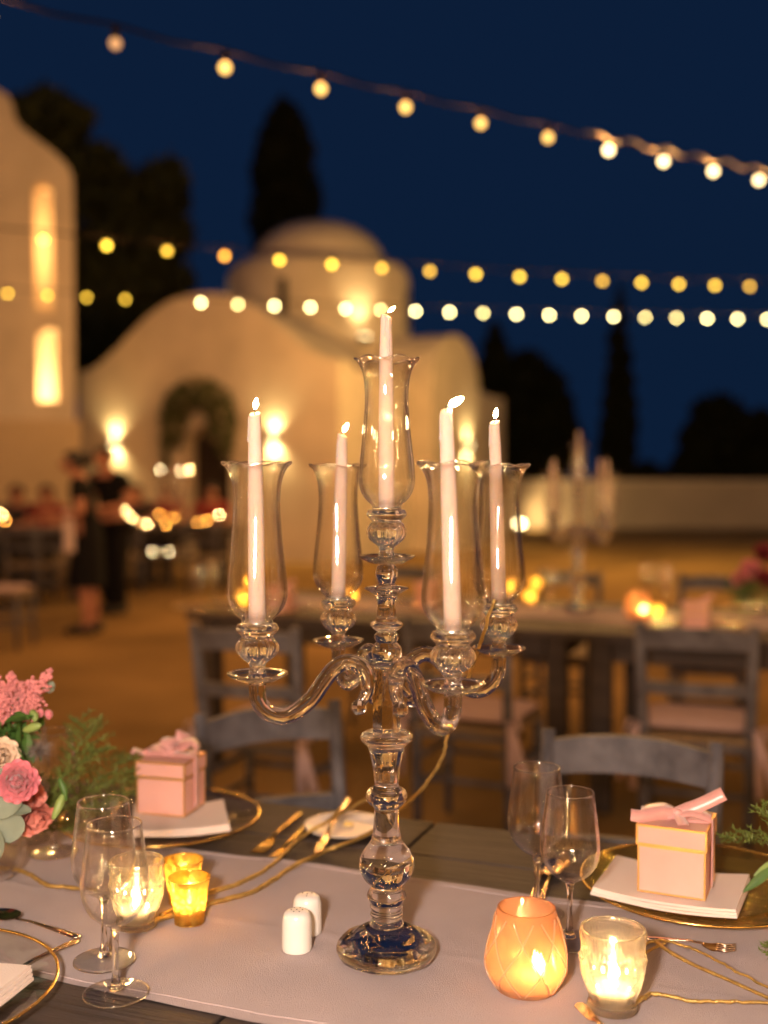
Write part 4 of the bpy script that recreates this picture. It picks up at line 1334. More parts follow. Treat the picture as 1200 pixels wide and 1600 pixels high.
# --- gift boxes
def gift_box(label, loc, rz, s_, bow):
    t = thing('gift_box', label, 'gift box', loc, rz, 'pale pink gift boxes with gold edges')
    h1, h2 = s_ * 0.70, s_ * 0.30
    a = s_ / 2
    mb = MB(); mb.box((0, 0, h1 / 2), (s_ - 0.004, s_ - 0.004, h1), bev=0.0006); body = mb.build('box_body', M['pink_card'], t)
    mb = MB(); mb.box((0, 0, h1 + h2 / 2 + 0.0006), (s_, s_, h2), bev=0.0006); lid = mb.build('lid', M['pink_card'], t)
    def trims(hw, z0, z1, parent, tw):
        mb = MB(); q = 0.0007
        for sx in (-1, 1):
            for sy in (-1, 1):
                mb.box((sx * (hw - tw / 2 + q), sy * (hw - tw / 2 + q), (z0 + z1) / 2), (tw, tw, z1 - z0 + 2 * q))
        for zz in (z0 + tw / 2 - q, z1 - tw / 2 + q):
            for sy in (-1, 1):
                mb.box((0, sy * (hw - tw / 2 + q), zz), (2 * hw - 2 * tw, tw, tw))
                mb.box((sy * (hw - tw / 2 + q), 0, zz), (tw, 2 * hw - 2 * tw, tw))
        mb.build('gold_edging', M['gold_trim'], parent)
    trims(a - 0.002, 0.0008, h1 - 0.0004, body, 0.0026)
    trims(a, h1 + 0.0012, h1 + h2, lid, 0.0030)
    zt_ = h1 + h2 + 0.0006
    # ribbon: flat bands over lid and down the right side, and the bow
    mb = MB(); rw = 0.011
    def strip(pts, wdir, w_, th=0.0007):
        P = catmull(pts, 6)
        wd = Vector(wdir).normalized() * (w_ / 2)
        vs, fs = [], []
        nP = len(P)
        for i, p_ in enumerate(P):
            tn = (P[min(i + 1, nP - 1)] - P[max(i - 1, 0)]).normalized()
            wv = (wd - tn * wd.dot(tn))
            if wv.length < 1e-5: wv = wd
            wv = wv.normalized() * (w_ / 2)
            nn_ = tn.cross(wv).normalized() * (th / 2)
            # gentle cupping
            vs += [p_ - wv + nn_, p_ + nn_ * 3, p_ + wv + nn_, p_ + wv - nn_, p_ + nn_, p_ - wv - nn_]
        for i in range(nP - 1):
            for k in range(6):
                fs.append((i * 6 + k, i * 6 + (k + 1) % 6, (i + 1) * 6 + (k + 1) % 6, (i + 1) * 6 + k))
        fs += [tuple(range(6)), tuple((nP - 1) * 6 + k for k in range(6))[::-1]]
        mb.add(vs, fs, True)
    e = 0.0014
    strip([(-a - e, 0, h1 * 0.5), (-a - e, 0, zt_ - 0.003), (-a + 0.003, 0, zt_ + e), (0, 0, zt_ + e), (a - 0.003, 0, zt_ + e), (a + e, 0, zt_ - 0.003), (a + e, 0, 0.006)], (0, 1, 0), rw * 1.7)
    mb.build('ribbon_band', M['satin'], t)
    mb = MB()
    z = zt_ + 0.003
    if bow == 'tails':
        strip([(0, 0, z + 0.003), (-0.020, -0.006, z + 0.013), (-0.045, -0.012, z + 0.010), (-0.050, -0.010, z + 0.003), (-0.026, -0.004, z + 0.001), (0, 0, z + 0.003)], (0.25, 1, 0.2), 0.024)
        strip([(0, 0, z + 0.003), (0.020, -0.002, z + 0.010), (0.042, 0.002, z + 0.006), (0.046, 0.004, z + 0.002), (0.022, 0.002, z), (0, 0, z + 0.003)], (-0.1, 1, 0.25), 0.026)
        strip([(0, 0, z + 0.004), (0.014, 0.002, z + 0.011), (0.035, 0.006, z + 0.021), (0.064, 0.012, z + 0.038)], (-0.35, 0.5, 1), 0.020)
        strip([(0, 0, z + 0.003), (-0.022, -0.022, z + 0.007), (-0.044, -0.040, z + 0.006), (-0.058, -0.046, z + 0.008)], (0.4, 0.6, 0.5), 0.018)
        strip([(0, 0, z + 0.003), (0.006, -0.016, z + 0.004), (0.016, -0.040, z + 0.0005)], (1, 0.3, 0), 0.016)
    else:
        strip([(0, 0, z + 0.003), (0.014, 0.004, z + 0.022), (0.038, 0.010, z + 0.024), (0.046, 0.010, z + 0.008), (0.022, 0.004, z + 0.002), (0, 0, z + 0.003)], (-0.1, 1, 0.1), 0.030)
        strip([(0, 0, z + 0.003), (-0.012, 0.008, z + 0.020), (-0.004, 0.026, z + 0.026), (0.016, 0.026, z + 0.018), (0, 0, z + 0.003)], (1, 0.5, 0.2), 0.026)
        strip([(0, 0, z + 0.003), (-0.020, -0.002, z + 0.016), (-0.040, -0.004, z + 0.012), (-0.046, -0.004, z + 0.003), (-0.02, 0, z + 0.001), (0, 0, z + 0.003)], (0.1, 1, 0.1), 0.028)
        strip([(0, 0, z + 0.003), (-0.030, -0.004, z + 0.007), (-0.054, -0.006, z + 0.002), (-0.072, -0.010, z + 0.006)], (0.2, 1, 0.2), 0.020)
        strip([(0, 0, z + 0.003), (0.02, -0.012, z + 0.006), (0.040, -0.016, z + 0.004)], (0, 1, 0.2), 0.018)
    mb.ball((0, 0, z + 0.006), 0.0075, 12, 8, True, squash=(1, 0.9, 0.8))
    mb.build('bow', M['satin'], t)
    return t
gr = T(1057, 1384, 0.04); gr.z = NR + 0.0138
gbr = gift_box('pale pink gift box with long ribbon tail on the right charger', gr, R(-24), 0.098, 'tails')
gl = T(268, 1268, 0.035); gl.z = NR + 0.0138
gbl = gift_box('pale pink gift box with puffed bow on the left charger', gl, R(-14), 0.094, 'puff')

# --- cutlery
def spoon_bm(L_=0.17, fork=False):
    mb = MB()
    # handle
    mb.tube([(0, 0, 0.004), (L_ * 0.25, 0, 0.005), (L_ * 0.55, 0, 0.0065), (L_ * 0.70, 0, 0.006)], [0.0062, 0.0045, 0.0028, 0.0030], 10, flat=0.35)
    return mb
def cutlery(kind, label, p0, p1, mat='cutlery', group='cutlery laid on the near table', z=None):
    """p0 handle end, p1 business end (table points)"""
    v = Vector(p1) - Vector(p0); v.z = 0
    L_ = v.length
    t = thing(kind, label, kind.split('_')[-1], (p0[0], p0[1], z if z is not None else RZ), math.atan2(v.y, v.x), group)
    mb = MB()
    mb.tube([(0, 0, 0.0030), (L_ * 0.05, 0, 0.0032), (L_ * 0.30, 0, 0.0055), (L_ * 0.55, 0, 0.0075), (L_ * 0.70, 0, 0.006)], [0.0050, 0.0068, 0.0050, 0.0030, 0.0032], 12, flat=0.38)
    mb.build('handle', M[mat], t)
    mb = MB()
    if 'spoon' in kind:
        n = 10
        rows = []
        cx, a_, b_ = L_ * 0.85, L_ * 0.16, 0.019
        for j in range(7):
            f = j / 6
            rows.append([(cx + a_ * f * math.cos(2 * PI * i / 24), b_ * f * math.sin(2 * PI * i / 24) * (1 - 0.15 * math.cos(2 * PI * i / 24)), 0.0018 + 0.007 * f * f) for i in range(25)])
        mb.grid(rows)
        mb.grid([[(p_[0], p_[1], p_[2] - 0.0008) for p_ in r] for r in rows])
        mb.build('bowl', M[mat], t, recalc=False)
    elif 'fork' in kind:
        rows = []
        for j in range(6):
            f = j / 5
            x = L_ * (0.68 + 0.14 * f); hw = 0.004 + 0.0085 * math.sin(f * PI / 2)
            rows.append([(x, hw * (-1 + 2 * i / 6), 0.006 - 0.003 * math.sin(f * PI * 0.7)) for i in range(7)])
        mb.grid(rows); mb.grid([[(p_[0], p_[1], p_[2] - 0.0014) for p_ in r] for r in rows])
        for k in range(4):
            y = -0.0105 + 0.007 * k
            mb.tube([(L_ * 0.815, y, 0.003), (L_ * 0.90, y, 0.0025), (L_, y * 0.95, 0.006)], [0.0018, 0.0017, 0.0008], 6)
        mb.build('tines', M[mat], t, recalc=False)
    else:
        mb.prism([(L_ * 0.66, -0.004), (L_ * 0.70, -0.008), (L_ * 0.95, -0.0095), (L_, -0.003), (L_ * 0.985, 0.004), (L_ * 0.9, 0.006), (L_ * 0.66, 0.004)], 0, 0.0014,
                 Matrix.Translation((0, 0, 0.004)) @ Matrix.Rotation(R(90), 4, 'X') @ Matrix.Scale(1, 4))
        mb.build('blade', M[mat], t)
    return t
cutlery('dessert_spoon', 'copper toned dessert spoon above the lower left charger', T(124, 1475), T(-14, 1438))
cutlery('dessert_fork', 'copper toned dessert fork by the lower left charger, tines hidden under its rim', T(122, 1479), T(-5, 1545))
cutlery('dessert_fork', 'dessert fork below the right gift box charger, tines pointing right', T(985, 1474), T(1150, 1494))
cutlery('table_knife', 'knife left of the right charger, behind the wine glasses', T(828, 1425), T(850, 1352), z=TZ + 0.0005)
cutlery('soup_spoon', 'dark reflecting spoon behind the right pair of wine glasses', T(836, 1440), T(868, 1350), z=TZ + 0.0005)
cutlery('table_fork', 'gold handled fork right of the left charger, farther left one', T(470, 1272), T(400, 1338), 'gold_cutlery', z=TZ + 0.0005)
cutlery('table_fork', 'gold handled fork beside the white bread plate', T(482, 1290), T(422, 1352), 'gold_cutlery', z=TZ + 0.0005)
cutlery('butter_knife', 'butter knife lying across the small white bread plate', T(545, 1258), T(492, 1350), 'cutlery', z=TZ + 0.012)
cutlery('table_knife', 'knife tip entering at the bottom edge below the embossed votive', T(985, 1672), T(905, 1582), z=RZ + 0.001)
cutlery('table_fork', 'gold fork lying on the near table behind the left wine glasses', T(168, 1290), T(200, 1235), 'gold_cutlery', z=TZ + 0.0005)
# --- bread plates
def bread_plate(px, py, label, r=0.075):
    p_ = T(px, py); p_.z = TZ + 0.0005
    t = thing('bread_plate', label, 'plate', p_)
    mb = MB(); mb.lathe(sprof([(0, 0.001), (r * 0.6, 0.001), (r * 0.75, 0.004), (r, 0.0095)], 3) + sprof([(r, 0.0115), (r * 0.75, 0.0065), (r * 0.6, 0.004), (0, 0.004)], 3), 48); mb.build('plate', M['china'], t)
    return p_
pb = bread_plate(540, 1297, 'small white bread plate behind the candelabrum stem')
mb = MB(); mb.ball((0, 0, 0.004), 0.008, 10, 6, True, squash=(1.3, 0.8, 0.6)); tag(mb.build('butter_curl', M['butter'], loc=pb + Vector((0.004, 0.01, 0.0035))), 'small curl of butter on the white bread plate', 'butter')

# --- gold twigs
def twig(label, pts, r0, r1, seed, forks=()):
    rnd = random.Random(seed)
    P = catmull(pts, 8)
    n = len(P)
    o_ = Vector(P[0])
    t = thing('gold_branch', label, 'branch', o_, 0, 'gold painted branches on the runner')
    mb = MB()
    Q, rr = [], []
    for i, p_ in enumerate(P):
        f = i / (n - 1)
        j = 0.0012
        Q.append(p_ - o_ + Vector((rnd.uniform(-j, j), rnd.uniform(-j, j), rnd.uniform(0, j))))
        b = 1.18 if (i % 8 == 0 and rnd.random() < 0.6) else rnd.uniform(0.94, 1.04)
        rr.append((r0 + (r1 - r0) * f) * b)
    mb.tube(Q, [q_ * 0.86 for q_ in rr], 9)
    mb.build('main_stem', M['twig'], t)
    for fk in forks:
        mb = MB()
        F_ = [Vector(p_) - o_ for p_ in catmull(fk[0], 5)]
        m_ = len(F_)
        mb.tube(F_, [fk[1] + (fk[2] - fk[1]) * i / (m_ - 1) for i in range(m_)], 7)
        mb.build('side_twig', M['twig'], t)
    return t
lf = 0.012
twig('gold branch lying at the left edge in front of the flowers', [T(-60, 1352, lf), T(0, 1357, lf), T(40, 1364, lf), T(72, 1383, lf), T(112, 1387, lf), T(150, 1392, lf)], 0.0040, 0.0034, 1)
def up(px, py, d): return at(px, py, d)
twig('gold branch rising from the gold votives and ending behind the candelabrum knob', [T(250, 1432, .01), T(326, 1396, lf), T(372, 1381, lf), T(425, 1352, lf), T(470, 1309, lf), up(528, 1274, 1.93), up(580, 1245, 1.85)], 0.0045, 0.0032, 2,
     [([up(512, 1284, 1.94), up(522, 1274, 1.93), up(532, 1262, 1.92)], 0.0036, 0.0022)])
twig('long gold branch climbing behind the stem and up past the right rear arm', [T(240, 1440, .01), T(330, 1412, lf), T(400, 1391, lf), T(462, 1352, lf), T(522, 1325, lf), up(582, 1300, 1.80), up(644, 1249, 1.73), up(688, 1193, 1.66), up(699, 1150, 1.63), up(716, 1095, 1.60), up(736, 1048, 1.57), up(752, 1000, 1.55), up(772, 938, 1.53)], 0.0046, 0.0027, 3)
twig('forked gold branch from the embossed votive to the right edge, upper one', [T(1000, 1478, lf), T(1030, 1470, .018), T(1062, 1476, .022), T(1105, 1493, .02), T(1150, 1518, .02), T(1210, 1550, .02)], 0.0023, 0.0018, 4,
     [([T(1024, 1470, .018), T(1046, 1487, .018), T(1085, 1508, .015), T(1140, 1532, .015), T(1215, 1566, .015)], 0.0027, 0.0021), ([T(1006, 1490, .01), T(1024, 1480, .014), T(1040, 1473, .018)], 0.0021, 0.0019)])
twig('single gold branch right of the embossed votive, lower one', [T(985, 1574, lf), T(1006, 1560, lf), T(1022, 1553, lf), T(1080, 1564, lf), T(1140, 1566, lf), T(1220, 1568, lf)], 0.0032, 0.0022, 5)

# ================================================================== FLOWERS
def petal(mb, Mx, L_, W_, cup=0.5, curl=0.2, n=5):
    rows = []
    for j in range(n + 1):
        f = j / n
        wv = W_ * math.sin(PI * (0.12 + 0.80 * f)) ** 0.8
        row = []
        for i in range(5):
            a = -1 + i / 2
            row.append((a * wv / 2, L_ * f, cup * L_ * f * f * 0.6 + cup * W_ * 0.35 * a * a - curl * L_ * f ** 4))
        rows.append(row)
    mb.grid(rows, True, Mx)
def rose(name, parent, c, r, mat, seed, face=(0, -1, 0.3), layers=4):
    rnd = random.Random(seed)
    mb = MB()
    base = Vector(face).normalized().to_track_quat('Z', 'Y').to_matrix().to_4x4()
    for L_ in range(layers):
        f = (L_ + 1) / layers
        n = 4 + L_ * 2
        for k in range(n):
            a = 2 * PI * (k + 0.5 * L_ + rnd.uniform(-0.15, 0.15)) / n
            tilt = R(80 - 62 * f + rnd.uniform(-6, 6))
            X = Matrix.Translation(Vector(c)) @ base @ Matrix.Rotation(a, 4, 'Z') @ Matrix.Translation((0, r * 0.15 * f, 0)) @ Matrix.Rotation(tilt, 4, 'X')
            petal(mb, X, r * (0.62 + 0.42 * f), r * (0.75 + 0.35 * f), 0.75 - 0.3 * f, 0.22 * f)
    return mb.build(name, mat, parent, recalc=False)
def leaf_mesh(name, parent, base, dirv, L_, W_, mat, roll=0.0, round_=False, bend=0.15, nrm=None):
    mb = MB()
    rows = []
    n = 8
    for j in range(n + 1):
        f = j / n
        wv = W_ * (math.sin(PI * min(0.03 + 0.94 * f, 1)) ** (0.55 if round_ else 0.9))
        rows.append([(a * wv / 2, L_ * f, -bend * L_ * f * f + 0.10 * W_ * abs(a)) for a in (-1, -0.5, 0, 0.5, 1)])
    mb.grid(rows)
    q = Vector(dirv).normalized().to_track_quat('Y', 'Z').to_matrix().to_4x4()
    if nrm is not None:
        Yv = Vector(dirv).normalized(); Zv = Vector(nrm); Zv = (Zv - Yv * Zv.dot(Yv)).normalized(); Xv = Yv.cross(Zv)
        q = Matrix(((Xv.x, Yv.x, Zv.x, 0), (Xv.y, Yv.y, Zv.y, 0), (Xv.z, Yv.z, Zv.z, 0), (0, 0, 0, 1))); roll = 0.0
    X = Matrix.Translation(Vector(base)) @ q @ Matrix.Rotation(roll, 4, 'Y')
    for i in range(len(mb.v)): mb.v[i] = X @ mb.v[i]
    return mb.build(name, mat, parent, recalc=False)
def fern_mesh(mb, pts, L_side, n, seed, dens=11, needle=0.013):
    rnd = random.Random(seed)
    P = catmull(pts, 10)
    mb.tube(P, [0.0013 - 0.0008 * i / (len(P) - 1) for i in range(len(P))], 5)
    for k in range(n):
        f = (k + 0.5) / n
        i = min(int(f * (len(P) - 1)), len(P) - 2)
        p_ = P[i]; tn = (P[i + 1] - P[i]).normalized()
        side = tn.cross(Vector((0, 0, 1))).normalized() * (1 if k % 2 else -1)
        ln = L_side * (math.sin(PI * (0.15 + 0.8 * (1 - f)))) * rnd.uniform(0.7, 1.1)
        dv = (tn * 0.75 + side + Vector((0, 0, rnd.uniform(-0.2, 0.45)))).normalized()
        e = p_ + dv * ln
        mb.tube([p_, p_ + dv * ln * 0.5 + Vector((0, 0, 0.002)), e], [0.0006, 0.0005, 0.0003], 3, cap=False)
        for q in range(dens):
            b = p_ + dv * ln * (0.15 + 0.85 * q / dens)
            for _ in range(2):
                nd = (dv * 0.8 + Vector((rnd.uniform(-1, 1), rnd.uniform(-1, 1), rnd.uniform(-0.8, 0.8)))).normalized() * needle * rnd.uniform(0.6, 1.2)
                wv = nd.cross(Vector((rnd.uniform(-1, 1), rnd.uniform(-1, 1), 1))).normalized() * 0.0011
                mb.add([b - wv, b + wv, b + nd], [(0, 1, 2)], False)
bq_loc = T(-28, 1375); bq_loc.z = RZ
bq = thing('flower_arrangement', 'arrangement of pink, coral and cream flowers with eucalyptus at the left edge', 'flowers', bq_loc)
def B(px, py, d): return at(px, py, d) - bq_loc
mb = MB(); mb.lathe(sprof([(0, 0), (0.045, 0), (0.06, 0.01), (0.068, 0.04), (0.062, 0.075), (0.066, 0.09)], 4) + sprof([(0.063, 0.09), (0.058, 0.075), (0.062, 0.04), (0.05, 0.012), (0, 0.010)], 4), 40); mb.build('vase', M['wine'], bq)
mb = MB()
rs = random.Random(9)
for k in range(16):
    e = Vector((rs.uniform(-0.09, 0.10), rs.uniform(-0.09, 0.09), rs.uniform(0.14, 0.28)))
    mb.tube([(rs.uniform(-.02, .02), rs.uniform(-.02, .02), 0.015), (e.x * 0.3, e.y * 0.3, 0.09), e], 0.0018, 5)
mb.build('stems', M['leaf'], bq)
# dense filler foliage
leafcloud('foliage', M['leaf'], bq, [(B(18, 1140, 1.70), 0.050), (B(-40, 1180, 1.72), 0.10), (B(25, 1165, 1.72), 0.035), (B(-60, 1270, 1.7), 0.09), (B(5, 1250, 1.74), 0.05)], 420, 0.016, 21)
# astilbe plumes
def plume(tip, base, w_, seed):
    rnd = random.Random(seed)
    mb = MB()
    tip, base = Vector(tip), Vector(base)
    ax = tip - base
    mb.tube([base, base + ax * 0.5, tip], [0.0016, 0.0013, 0.0006], 5)
    for k in range(26):
        f = k / 25
        p_ = base + ax * (0.08 + 0.9 * f)
        a = k * 2.4
        ref = ax.normalized().orthogonal().normalized()
        sd = Matrix.Rotation(a, 3, ax.normalized()) @ ref
        ln = w_ * (1 - f) * 0.9 + 0.004
        e = p_ + sd * ln + ax.normalized() * ln * 1.1
        for q in range(9):
            g = (q + 0.4) / 9
            c = p_.lerp(e, g) + Vector((rnd.uniform(-1, 1), rnd.uniform(-1, 1), rnd.uniform(-1, 1))) * 0.0022
            mb.ball(c, rnd.uniform(0.0020, 0.0033), 5, 3, False)
    mb.build('astilbe_plume', M['astilbe'], bq)
plume(B(78, 1050, 1.66), B(18, 1128, 1.70), 0.032, 1)
plume(B(18, 1054, 1.70), B(12, 1125, 1.72), 0.026, 2)
plume(B(-12, 1048, 1.72), B(-5, 1130, 1.72), 0.03, 3)
plume(B(48, 1068, 1.70), B(22, 1118, 1.72), 0.030, 4)
plume(B(58, 1092, 1.66), B(20, 1130, 1.68), 0.024, 5)
plume(B(5, 1088, 1.66), B(2, 1135, 1.68), 0.026, 8)
rose('ranunculus', bq, B(28, 1221, 1.60), 0.028, M['rose_pink'], 1, (0.25, -1, 0.25), 5)
rose('ranunculus', bq, B(50, 1272, 1.63), 0.028, M['coral'], 2, (0.6, -0.7, -0.5), 4)
rose('ranunculus', bq, B(40, 1250, 1.66), 0.026, M['coral'], 5, (0.7, -0.6, 0.1), 3)
rose('rose', bq, B(0, 1182, 1.64), 0.026, M['cream'], 3, (0.5, -0.8, 0.3), 4)
rose('rose', bq, B(-50, 1150, 1.70), 0.04, M['cream'], 4, (-0.2, -0.8, 0.5), 4)
rose('ranunculus', bq, B(-70, 1230, 1.66), 0.04, M['rose_pink'], 6, (-0.3, -0.9, 0.2), 4)
ed = (0.9, -0.3, 0.25)
for a_, b_, L_, W_, nv in (((-26, 1254), (38, 1252), 0.056, 0.050, (0.15, -1, 0.45)), ((12, 1264), (8, 1316), 0.048, 0.052, (0.25, -1, 0.1)), ((6, 1266), (50, 1266), 0.040, 0.024, (0, -0.5, 1)),
                         ((-18, 1280), (-22, 1345), 0.066, 0.06, (-0.2, -1, 0.2)), ((70, 1080), (87, 1062), 0.019, 0.018, (0.2, -1, 0.2)), ((-30, 1200), (-10, 1222), 0.05, 0.045, (-0.1, -1, 0.5))):
    leaf_mesh('eucalyptus_leaf', bq, B(*a_, 1.59 if a_[1] > 1150 else 1.70), B(*b_, 1.585 if a_[1] > 1150 else 1.70) - B(*a_, 1.59 if a_[1] > 1150 else 1.70), L_, W_, M['euca'], 0, True, 0.10, nv)
mb = MB(); mb.tube([B(30, 1130, 1.71), B(55, 1098, 1.70), B(70, 1078, 1.70)], 0.0009, 5); mb.build('stem', M['leaf'], bq)
def bud(a, b, w_, mat, name='flower_bud'):
    a, b = Vector(a), Vector(b)
    mb = MB(); P = catmull([a, a.lerp(b, 0.5) + Vector((0.002, 0, 0.001)), b], 6)
    n = len(P); mb.tube(P, [max(0.0006, w_ * math.sin(PI * (0.06 + 0.9 * i / (n - 1))) ** 0.8) for i in range(n)], 10); mb.build(name, mat, bq)
bud(B(36, 1142, 1.64), B(64, 1133, 1.63), 0.0068, M['leaf_light'])
bud(B(48, 1110, 1.66), B(55, 1128, 1.65), 0.006, M['leaf_light'])
bud(B(92, 1215, 1.62), B(103, 1252, 1.615), 0.0052, M['leaf'], 'flower_bud')
bud(B(98, 1240, 1.615), B(82, 1281, 1.60), 0.0062, M['leaf_light'])
bud(B(72, 1110, 1.68), B(76, 1124, 1.68), 0.006, M['rose_pink'])
bud(B(60, 1108, 1.68), B(63, 1121, 1.68), 0.005, M['rose_pink'])
for (b_, e_, L_, W_, rl) in (((20, 1165), (40, 1185), 0.028, 0.020, -50), ((8, 1130), (55, 1112), 0.05, 0.02, -40), ((-5, 1195), (22, 1200), 0.03, 0.02, -30), ((22, 1115), (50, 1122), 0.03, 0.015, -60)):
    leaf_mesh('leaf', bq, B(*b_, 1.65), B(*e_, 1.64) - B(*b_, 1.65), L_, W_, M['leaf'], R(rl))
for (a_, b_, r_) in (((74, 1222), (62, 1212), 0.012),):
    leaf_mesh('petal', bq, B(50, 1235, 1.63), B(74, 1220, 1.62) - B(50, 1235, 1.63), 0.022, 0.012, M['coral'], R(-40))
mb = MB(); rs = random.Random(33)
for k in range(420):
    c = B(60, 1172, 1.66)
    d = Vector((rs.gauss(0.3, 1), rs.gauss(0, 1), rs.gauss(0, 0.8))).normalized() * rs.uniform(0.008, 0.030)
    wv = d.cross(Vector((0.3, 1, 0.2))).normalized() * 0.0004
    mb.add([c + d * 0.2 - wv, c + d * 0.2 + wv, c + d], [(0, 1, 2)], False)
tag(mb.build('seed_head', M['thistle'], bq, recalc=False), kind='stuff')
mb = MB()
fern_mesh(mb, [B(50, 1280, 1.74), B(95, 1235, 1.78), B(118, 1180, 1.84), B(126, 1122, 1.88)], 0.045, 26, 41)
fern_mesh(mb, [B(60, 1290, 1.74), B(120, 1250, 1.84), B(165, 1222, 1.92), B(205, 1205, 1.98)], 0.05, 28, 42)
fern_mesh(mb, [B(60, 1270, 1.72), B(100, 1210, 1.76), B(140, 1180, 1.80), B(152, 1172, 1.82)], 0.04, 20, 43)
fern_mesh(mb, [B(60, 1300, 1.74), B(110, 1288, 1.86), B(160, 1255, 1.94), B(200, 1238, 2.0)], 0.04, 26, 45)
fern_mesh(mb, [B(40, 1300, 1.72), B(90, 1262, 1.74), B(130, 1262, 1.80)], 0.045, 22, 44)
fern_mesh(mb, [B(70, 1260, 1.75), B(110, 1215, 1.80), B(135, 1160, 1.86), B(140, 1135, 1.88)], 0.05, 30, 46)
fern_mesh(mb, [B(80, 1280, 1.78), B(130, 1235, 1.88), B(170, 1200, 1.95), B(196, 1182, 1.98)], 0.05, 30, 47)
fern_mesh(mb, [B(70, 1290, 1.80), B(130, 1275, 1.92), B(180, 1240, 2.0), B(206, 1216, 2.02)], 0.05, 30, 48)
tag(mb.build('fern_sprays', M['fern'], bq, recalc=False), kind='stuff')

# right-hand sprigs: another arrangement lies just right of the frame
b3_loc = T(1265, 1450); b3_loc.z = RZ
fr = thing('fern_spray', 'green fern sprays reaching in over the right edge beside the gift box', 'fern', b3_loc)
def D(px, py, d): return at(px, py, d) - b3_loc
mb = MB()
fern_mesh(mb, [D(1255, 1330, 1.60), D(1215, 1316, 1.60), D(1175, 1308, 1.60), D(1132, 1309, 1.60)], 0.034, 34, 51, 9, 0.009)
fern_mesh(mb, [D(1260, 1400, 1.56), D(1215, 1300, 1.58), D(1190, 1262, 1.60)], 0.03, 22, 55, 8, 0.009)
tag(mb.build('upper_spray', M['fern'], fr, recalc=False), kind='stuff')
mb = MB()
fern_mesh(mb, [D(1255, 1430, 1.46), D(1205, 1480, 1.46), D(1186, 1520, 1.46), D(1178, 1562, 1.45)], 0.03, 28, 52, 9, 0.009)
fern_mesh(mb, [D(1240, 1560, 1.44), D(1200, 1552, 1.45), D(1165, 1545, 1.46), D(1135, 1546, 1.47)], 0.016, 22, 53, 8, 0.007)
tag(mb.build('lower_spray', M['fern'], fr, recalc=False), kind='stuff')
leaf_mesh('leaf', fr, D(1215, 1350, 1.60), D(1163, 1392, 1.58) - D(1215, 1350, 1.60), 0.066, 0.013, M['leaf'], R(-50))
leaf_mesh('leaf', fr, D(1225, 1340, 1.60), D(1185, 1360, 1.60) - D(1225, 1340, 1.60), 0.05, 0.012, M['leaf_light'], R(-30))

# ================================================================== SECOND ROW TABLE SETTINGS
def dd(o_, px, py, label, rz=0.0, scale=None, dz=0.0062):
    p_ = T(px, py); p_.z = TZ + dz
    return dup(o_, p_, rz, label, scale=scale)
dd(vD, 997, 967, 'amber quilted votive glowing on the second row table', 0.4, 1.15)
dd(vB, 1027, 968, 'small gold votive glowing beside the amber one on the second row table', 0.4, 0.95)
dd(vB, 381, 952, 'gold votive glowing on the second row table, seen through the left front shade', 0.4, 1.3)
dd(vB, 392, 922, 'gold votive at the back of the second row table, seen through the left front shade', 0.4, 1.2)
dd(vB, 546, 948, 'gold votive glowing on the second row table behind the left rear shade', 0.4, 1.3)
dd(vB, 798, 930, 'gold votive glowing on the second row table, seen through the right rear shade', 0.4, 1.2)
dd(vB, 828, 946, 'gold votive on the second row table, just right of the right rear shade', 0.4, 1.1)
dd(vB, 838, 922, 'farther gold votive on the second row table, right of the right rear shade', 0.4, 1.0)
dd(gbr, 1088, 985, 'pink gift box on the second row table at the right', YAW)
dd(gbr, 440, 955, 'pink gift box on the second row table behind the left front shade', YAW)
dd(gbr, 668, 948, 'pink gift box on the second row table behind the right front shade', YAW)
for k, (px, py) in enumerate(((1012, 945), (1040, 952), (310, 948), (335, 940), (860, 955), (745, 930))):
    dd(glass_at.first, px, py, 'wine glass on the second row table, ' + ['left of the pink box', 'nearest the pink box', 'at its left end', 'second from its left end', 'by the far candelabrum base', 'behind the right front shade'][k], 0, 1.0)
for k, (px, py) in enumerate(((1090, 985), (440, 958), (330, 955), (668, 952), (1195, 955))):
    dd(ch_n, px, py, 'gold rimmed charger on the second row table, ' + ['under the right pink box', 'under the left pink box', 'at the left end', 'under the middle pink box', 'at the right edge'][k], 0.3 * k)
b4 = T(1192, 955); b4.z = RZ
f2 = thing('flower_arrangement', 'blurred dark red flowers with leaves on the second row table, right edge', 'flowers', b4)
mb = MB(); mb.lathe([(0, 0), (0.05, 0), (0.06, 0.05), (0.05, 0.09), (0.045, 0.09), (0.05, 0.05), (0, 0.01)], 24); mb.build('vase', M['wine'], f2)
for k, (x, y, z, r, m_) in enumerate(((0, 0, .26, .05, 'maroon'), (-.07, -.03, .19, .045, 'rose_pink'), (.05, -.05, .17, .05, 'coral'), (-.02, -.07, .15, .045, 'maroon'), (.1, 0, .2, .05, 'rose_pink'), (-.1, .02, .14, .04, 'astilbe'))):
    rose('rose', f2, (x, y, z), r, M[m_], 70 + k, (x * 4, -1, 0.5), 3)
leafcloud('foliage', M['leaf'], f2, [((0, 0, .14), 0.11), ((-.1, 0, .1), .07), ((.1, 0, .1), .07)], 300, 0.02, 77)
mb = MB(); fern_mesh(mb, [(0, 0, .12), (-.1, -.05, .12), (-.2, -.08, .08)], .05, 20, 78); tag(mb.build('fern_sprays', M['fern'], f2, recalc=False), kind='stuff')

